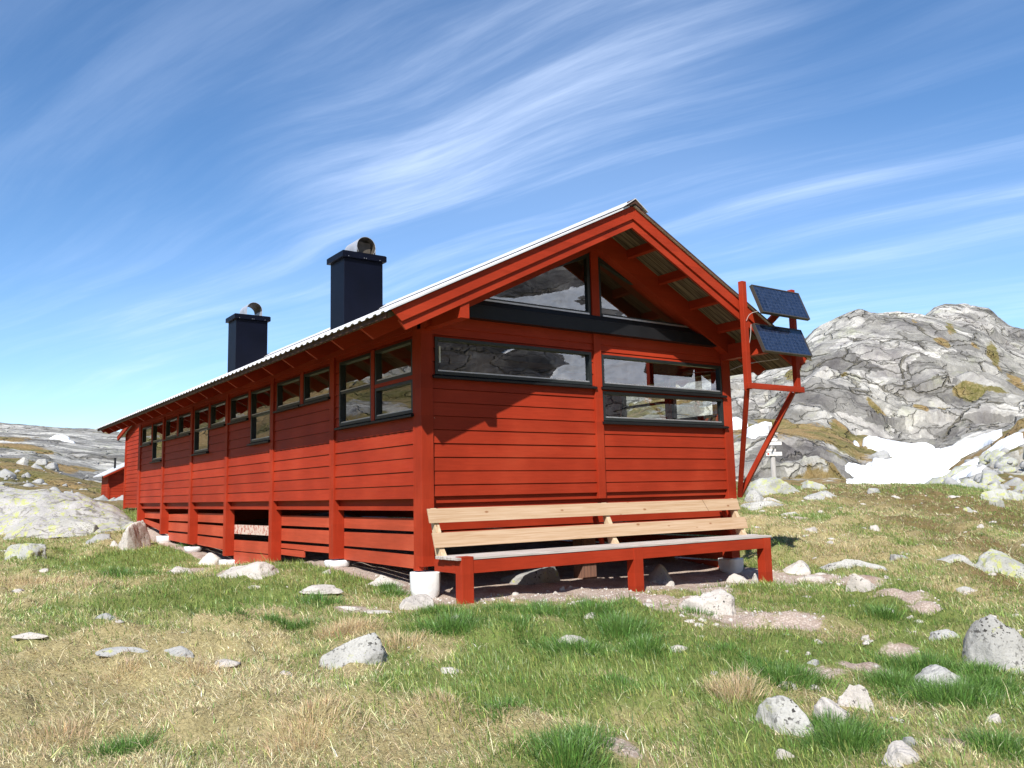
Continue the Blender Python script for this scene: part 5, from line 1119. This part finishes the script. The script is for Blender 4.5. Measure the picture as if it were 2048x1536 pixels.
scree('scree', 200, lambda r: (r.uniform(1.5, 12.5), r.uniform(52, 120), float(np.clip(r.lognormal(-1.2, .6), .15, 1.1))), 4, 1.0, 'grey')
scree('scree', 120, lambda r: (r.uniform(49, 60), r.uniform(56, 68), float(np.clip(r.lognormal(-1.0, .5), .15, 1.0))), 5, 1.0, 'lichen')
def reg_gravel(r):
    while True:
        a = r.uniform(26, 64); e = r.uniform(9, 24); x = np.array([C0[0] + e * math.sin(math.radians(a))]); y = np.array([C0[1] + e * math.cos(math.radians(a))]); b_ = masks(x, y)[1][0]
        if b_ > .25 and not (x[0] > .3 and y[0] > -.3 and x[0] < 5.9 and y[0] < 17): return a, e, float(np.clip(r.lognormal(-4.3, .55), .008, .06))
scree('gravel', 1100, reg_gravel, 7, 1.0, 'pale')
def reg_flat(r):
    while True:
        a = r.uniform(4, 67); e = r.uniform(7, 34)
        x = np.array([C0[0] + e * math.sin(math.radians(a))]); y = np.array([C0[1] + e * math.cos(math.radians(a))])
        if (x[0] > -.6 and x[0] < 6.6 and y[0] > -1.3 and y[0] < 18) or (a < 40 and r.uniform() < .75): continue
        return a, e, float(np.clip(r.lognormal(-2.6, .55), .03, .28))
scree('flat_stones', 230, reg_flat, 21, 1.0, 'pale')
def rock3(px, py, wpx, d, lab, mt, seed, hk=.6):
    P = hit(px, py, d[0], d[1], H0); dd = (P - CAM) @ CF; s = wpx / 2 * dd / FPX; v, f = rock_shape(seed, 4, 9, .14); o = npmesh('rock', v * [s, s * .8, s * hk], f, M_rock[mt]); o.location = (P[0], P[1], P[2] + s * .25); tag(o, lab, 'rock', 'boulders on the far slopes')
rock3(1748, 958, 24, (60, 110), 'light boulder sitting in the snow field near its left end', 'lichen', 301)
rock3(1835, 955, 10, (60, 110), 'small grey rock poking through the snow field', 'grey', 302)
rock3(1760, 922, 60, (60, 110), 'dark pointed rock rib biting into the left side of the snow field', 'grey', 303, .5)
rock3(46, 930, 27, (45, 150), 'tall block-shaped grey boulder on the left slope', 'spot', 304, .95)
rock3(85, 930, 26, (45, 150), 'pale rounded boulder right of the tall block on the left slope', 'spot', 305, .75)
rock3(107, 938, 26, (45, 150), 'grey boulder with a dark side, rightmost of three on the left slope', 'grey', 306, .8)

# ------------------------------------------------------------------ grass
def inrock(x, y):
    m = np.zeros(x.shape, bool)
    for rx_, ry_, a, b, th in ROCKS:
        dx, dy = x - rx_, y - ry_; u = dx * LAT[0] + dy * LAT[1]; v = dx * DEP[0] + dy * DEP[1]; c, s = math.cos(th), math.sin(th); p, q = u * c + v * s, -u * s + v * c
        m |= (p / a) ** 2 + (q / b) ** 2 < .55
    return m
def blades(x, y, ln, wd, lean_dir, lean, col, z=None, curl=.5):
    n = len(x); z = Hd(x, y) - .008 if z is None else z; a = rng.uniform(0, 2 * np.pi, n); sx, sy = np.cos(a) * wd / 2, np.sin(a) * wd / 2
    hx, hy = np.cos(lean_dir) * np.sin(lean), np.sin(lean_dir) * np.sin(lean); hz = np.cos(lean)
    V = np.empty((n, 5, 3)); 
    V[:, 0] = np.stack([x - sx, y - sy, z], 1); V[:, 1] = np.stack([x + sx, y + sy, z], 1)
    mx_, my_, mz_ = x + hx * ln * .5 * .8, y + hy * ln * .5 * .8, z + hz * ln * .5 + .10 * ln * np.sin(lean)
    V[:, 2] = np.stack([mx_ - sx * .7, my_ - sy * .7, mz_], 1); V[:, 3] = np.stack([mx_ + sx * .7, my_ + sy * .7, mz_], 1)
    V[:, 4] = np.stack([x + hx * ln * (1 + curl * .15), y + hy * ln * (1 + curl * .15), z + hz * ln * (1 - curl * .35 * np.sin(lean))], 1)
    i = np.arange(n)[:, None] * 5; F = np.concatenate([i + [0, 1, 3], i + [0, 3, 2], i + [2, 3, 4]]); C = np.repeat(np.c_[col, np.ones(n)][:, None], 5, 1)
    return V.reshape(-1, 3), F, C.reshape(-1, 4)
def pick(base, n, s=.25):
    return np.clip(np.array(base) * np.exp(rng.normal(0, s, (n, 1))) * np.exp(rng.normal(0, .07, (n, 3))), 0.002, .9)
def cover(n, az0, az1, r0, r1, p=-.35):
    q = p + 1; u = rng.uniform(0, 1, n); r = (r0 ** q + u * (r1 ** q - r0 ** q)) ** (1 / q); a = np.radians(rng.uniform(az0, az1, n)); return C0[0] + r * np.sin(a), C0[1] + r * np.cos(a), r
x, y, r = cover(600000, 1.5, 70, 4.3, 38); x2, y2, r2 = cover(150000, 46, 70, 13, 38, .2); x3, y3, r3 = cover(90000, -28, 1.5, 3.5, 36); x4, y4, r4 = cover(90000, 70, 100, 3.5, 36); x, y, r = np.r_[x, x2, x3, x4], np.r_[y, y2, y3, y4], np.r_[r, r2, r3, r4]
g, b, h = masks(x, y)
patch = .5 + .5 * fbm(x * 1.3, y * 1.3, s=121, o=3); fine_ = .5 + .5 * fbm(x * 5, y * 5, s=123, o=2)
keep = (b + rng.uniform(-.3, .3, len(x)) < .42) & ~inrock(x, y) & (h * .5 < rng.uniform(0, 1, len(x)))
under = (x > .1) & (x < 6.1) & (y > -.75) & (y < 17); keep &= ~under
x, y, r, g, patch, fine_ = [q[keep] for q in (x, y, r, g, patch, fine_)]; n = len(x)
isg = (g + (fine_ - .5) * .8 + rng.normal(0, .26, n)) > .44
ln = np.where(isg, rng.gamma(5, .0100, n) * (.65 + .9 * patch), rng.gamma(4, .0115, n) * (.8 + .5 * patch)); wd = (.0030 + r * .00048) * rng.uniform(.7, 1.3, n); ln = ln * (1 + r * .012)
lean = np.where(isg, rng.uniform(.1, .8, n), rng.uniform(.7, 1.45, n)); wind = 2.6 + fbm(x * .7, y * .7, s=131) * 2.5
ldir = np.where(isg, wind + rng.normal(0, 1.1, n), wind + rng.normal(0, .8, n))
cg = pick((.165, .265, .060), n, .3); cg2 = pick((.30, .345, .10), n, .3); cs_ = pick((.66, .57, .32), n, .33); cs2 = pick((.40, .31, .17), n, .25)
mixg = (rng.uniform(0, 1, (n, 1)) < (.25 + .5 * fine_[:, None])); col = np.where(isg[:, None], np.where(mixg, cg2, cg), np.where(rng.uniform(0, 1, (n, 1)) < .3, cs2, cs_))
parts = [blades(x, y, ln, wd, ldir, lean, col)]
# long dead stalks
x, y, r = cover(42000, 1.5, 70, 4.3, 26, -.5); g, b, h = masks(x, y); kp = (rng.uniform(0, 1, len(x)) > g * 1.1 + .1) & (b < .4) & ~inrock(x, y) & ~((x > -.2) & (x < 6.3) & (y > -1.2) & (y < 17)); x, y, r = x[kp], y[kp], r[kp]; n = len(x)
parts.append(blades(x, y, rng.gamma(4, .030, n), (.0026 + r * .0003) * np.ones(n), rng.uniform(0, 6.28, n), rng.uniform(.75, 1.50, n), pick((.70, .60, .36), n, .2)))
# tussocks
TUS = [(905,1262,80,.19,0,1500),(880,1225,60,.12,0,700),(1010,1222,55,.13,0,700),(1085,1232,60,.15,0,900),(1190,1222,70,.14,0,900),(1245,1262,80,.18,0,1200),(1290,1300,60,.15,0,800),(1150,1305,95,.17,0,1300),(1040,1255,60,.11,0,500),
 (1570,1360,90,.17,0,1200),(1530,1335,60,.12,0,500),(1850,1335,90,.18,0,1100),(1790,1370,70,.16,0,900),(1900,1400,110,.19,0,1500),(1980,1385,70,.18,0,1000),(1690,1490,90,.17,0,1200),(1660,1455,50,.13,0,500),(1450,1300,80,.09,0,600),(1395,1225,45,.10,0,350),
 (235,1160,45,.22,0,600),(300,1150,30,.16,0,300),(640,1203,60,.13,0,600),(785,1190,36,.14,0,400),(775,1178,24,.14,0,300),(1770,1235,40,.20,0,500),(560,1245,50,.12,0,400),(605,1255,40,.12,0,300),(250,1510,80,.14,0,600),(1130,1520,90,.16,0,900),(1180,1480,60,.10,0,400),(470,1222,40,.08,0,250),(380,1092,30,.14,0,250),(410,1085,20,.14,0,200),(1250,1380,70,.10,0,500),(1000,1420,60,.10,0,400),(2000,1500,80,.16,0,700),(1960,1345,50,.12,0,400),
 (700,1262,60,.18,1,500),(660,1275,40,.16,1,300),(800,1290,60,.15,1,300),(1475,1395,55,.22,1,420),(1440,1385,40,.14,1,200),(60,1165,110,.16,1,900),(170,1175,90,.14,1,600),(620,1420,80,.10,1,300),(400,1345,60,.10,1,300),(250,1340,60,.10,1,300),(120,1470,110,.12,1,500),(620,1480,120,.11,1,600),(880,1400,80,.09,1,300),(1220,1355,60,.07,1,200),(1900,1180,70,.12,1,400),(1700,1100,90,.10,1,500),(1650,1060,60,.10,1,300),(1500,1040,50,.10,1,300)]
for px_, py_, rp, hgt, kind, cnt in TUS:
    P = hit(px_, py_); d = (P - CAM) @ CF; R = rp * d / FPX; cnt = int(cnt * 1.15); u = rng.normal(0, .45, (cnt, 2)); 
    x = P[0] + LAT[0] * u[:, 0] * R + DEP[0] * u[:, 1] * R * .9; y = P[1] + LAT[1] * u[:, 0] * R + DEP[1] * u[:, 1] * R * .9
    kp = ~inrock(x, y); x, y, u = x[kp], y[kp], u[kp]; n = len(x); od = np.arctan2(y - P[1], x - P[0]); rr = np.hypot(u[:, 0], u[:, 1])
    parts.append(blades(x, y, hgt * rng.uniform(.5, 1.15, n), (.003 + d * .00032) * np.ones(n), od + rng.normal(0, .7, n), np.clip(.15 + rr * .75 + rng.normal(0, .2, n), 0, 1.35), pick((.115, .225, .045), n, .35) if not kind else pick((.60, .48, .28), n, .18), curl=.9))
V = []; F = []; C = []; k = 0
for v, f, c in parts: V.append(v); F.append(f + k); C.append(c); k += len(v)
grass = npmesh('grass', np.concatenate(V), np.concatenate(F), M_grass, dict(tint=np.concatenate(C)), smooth=False); tag(grass, kind='stuff')
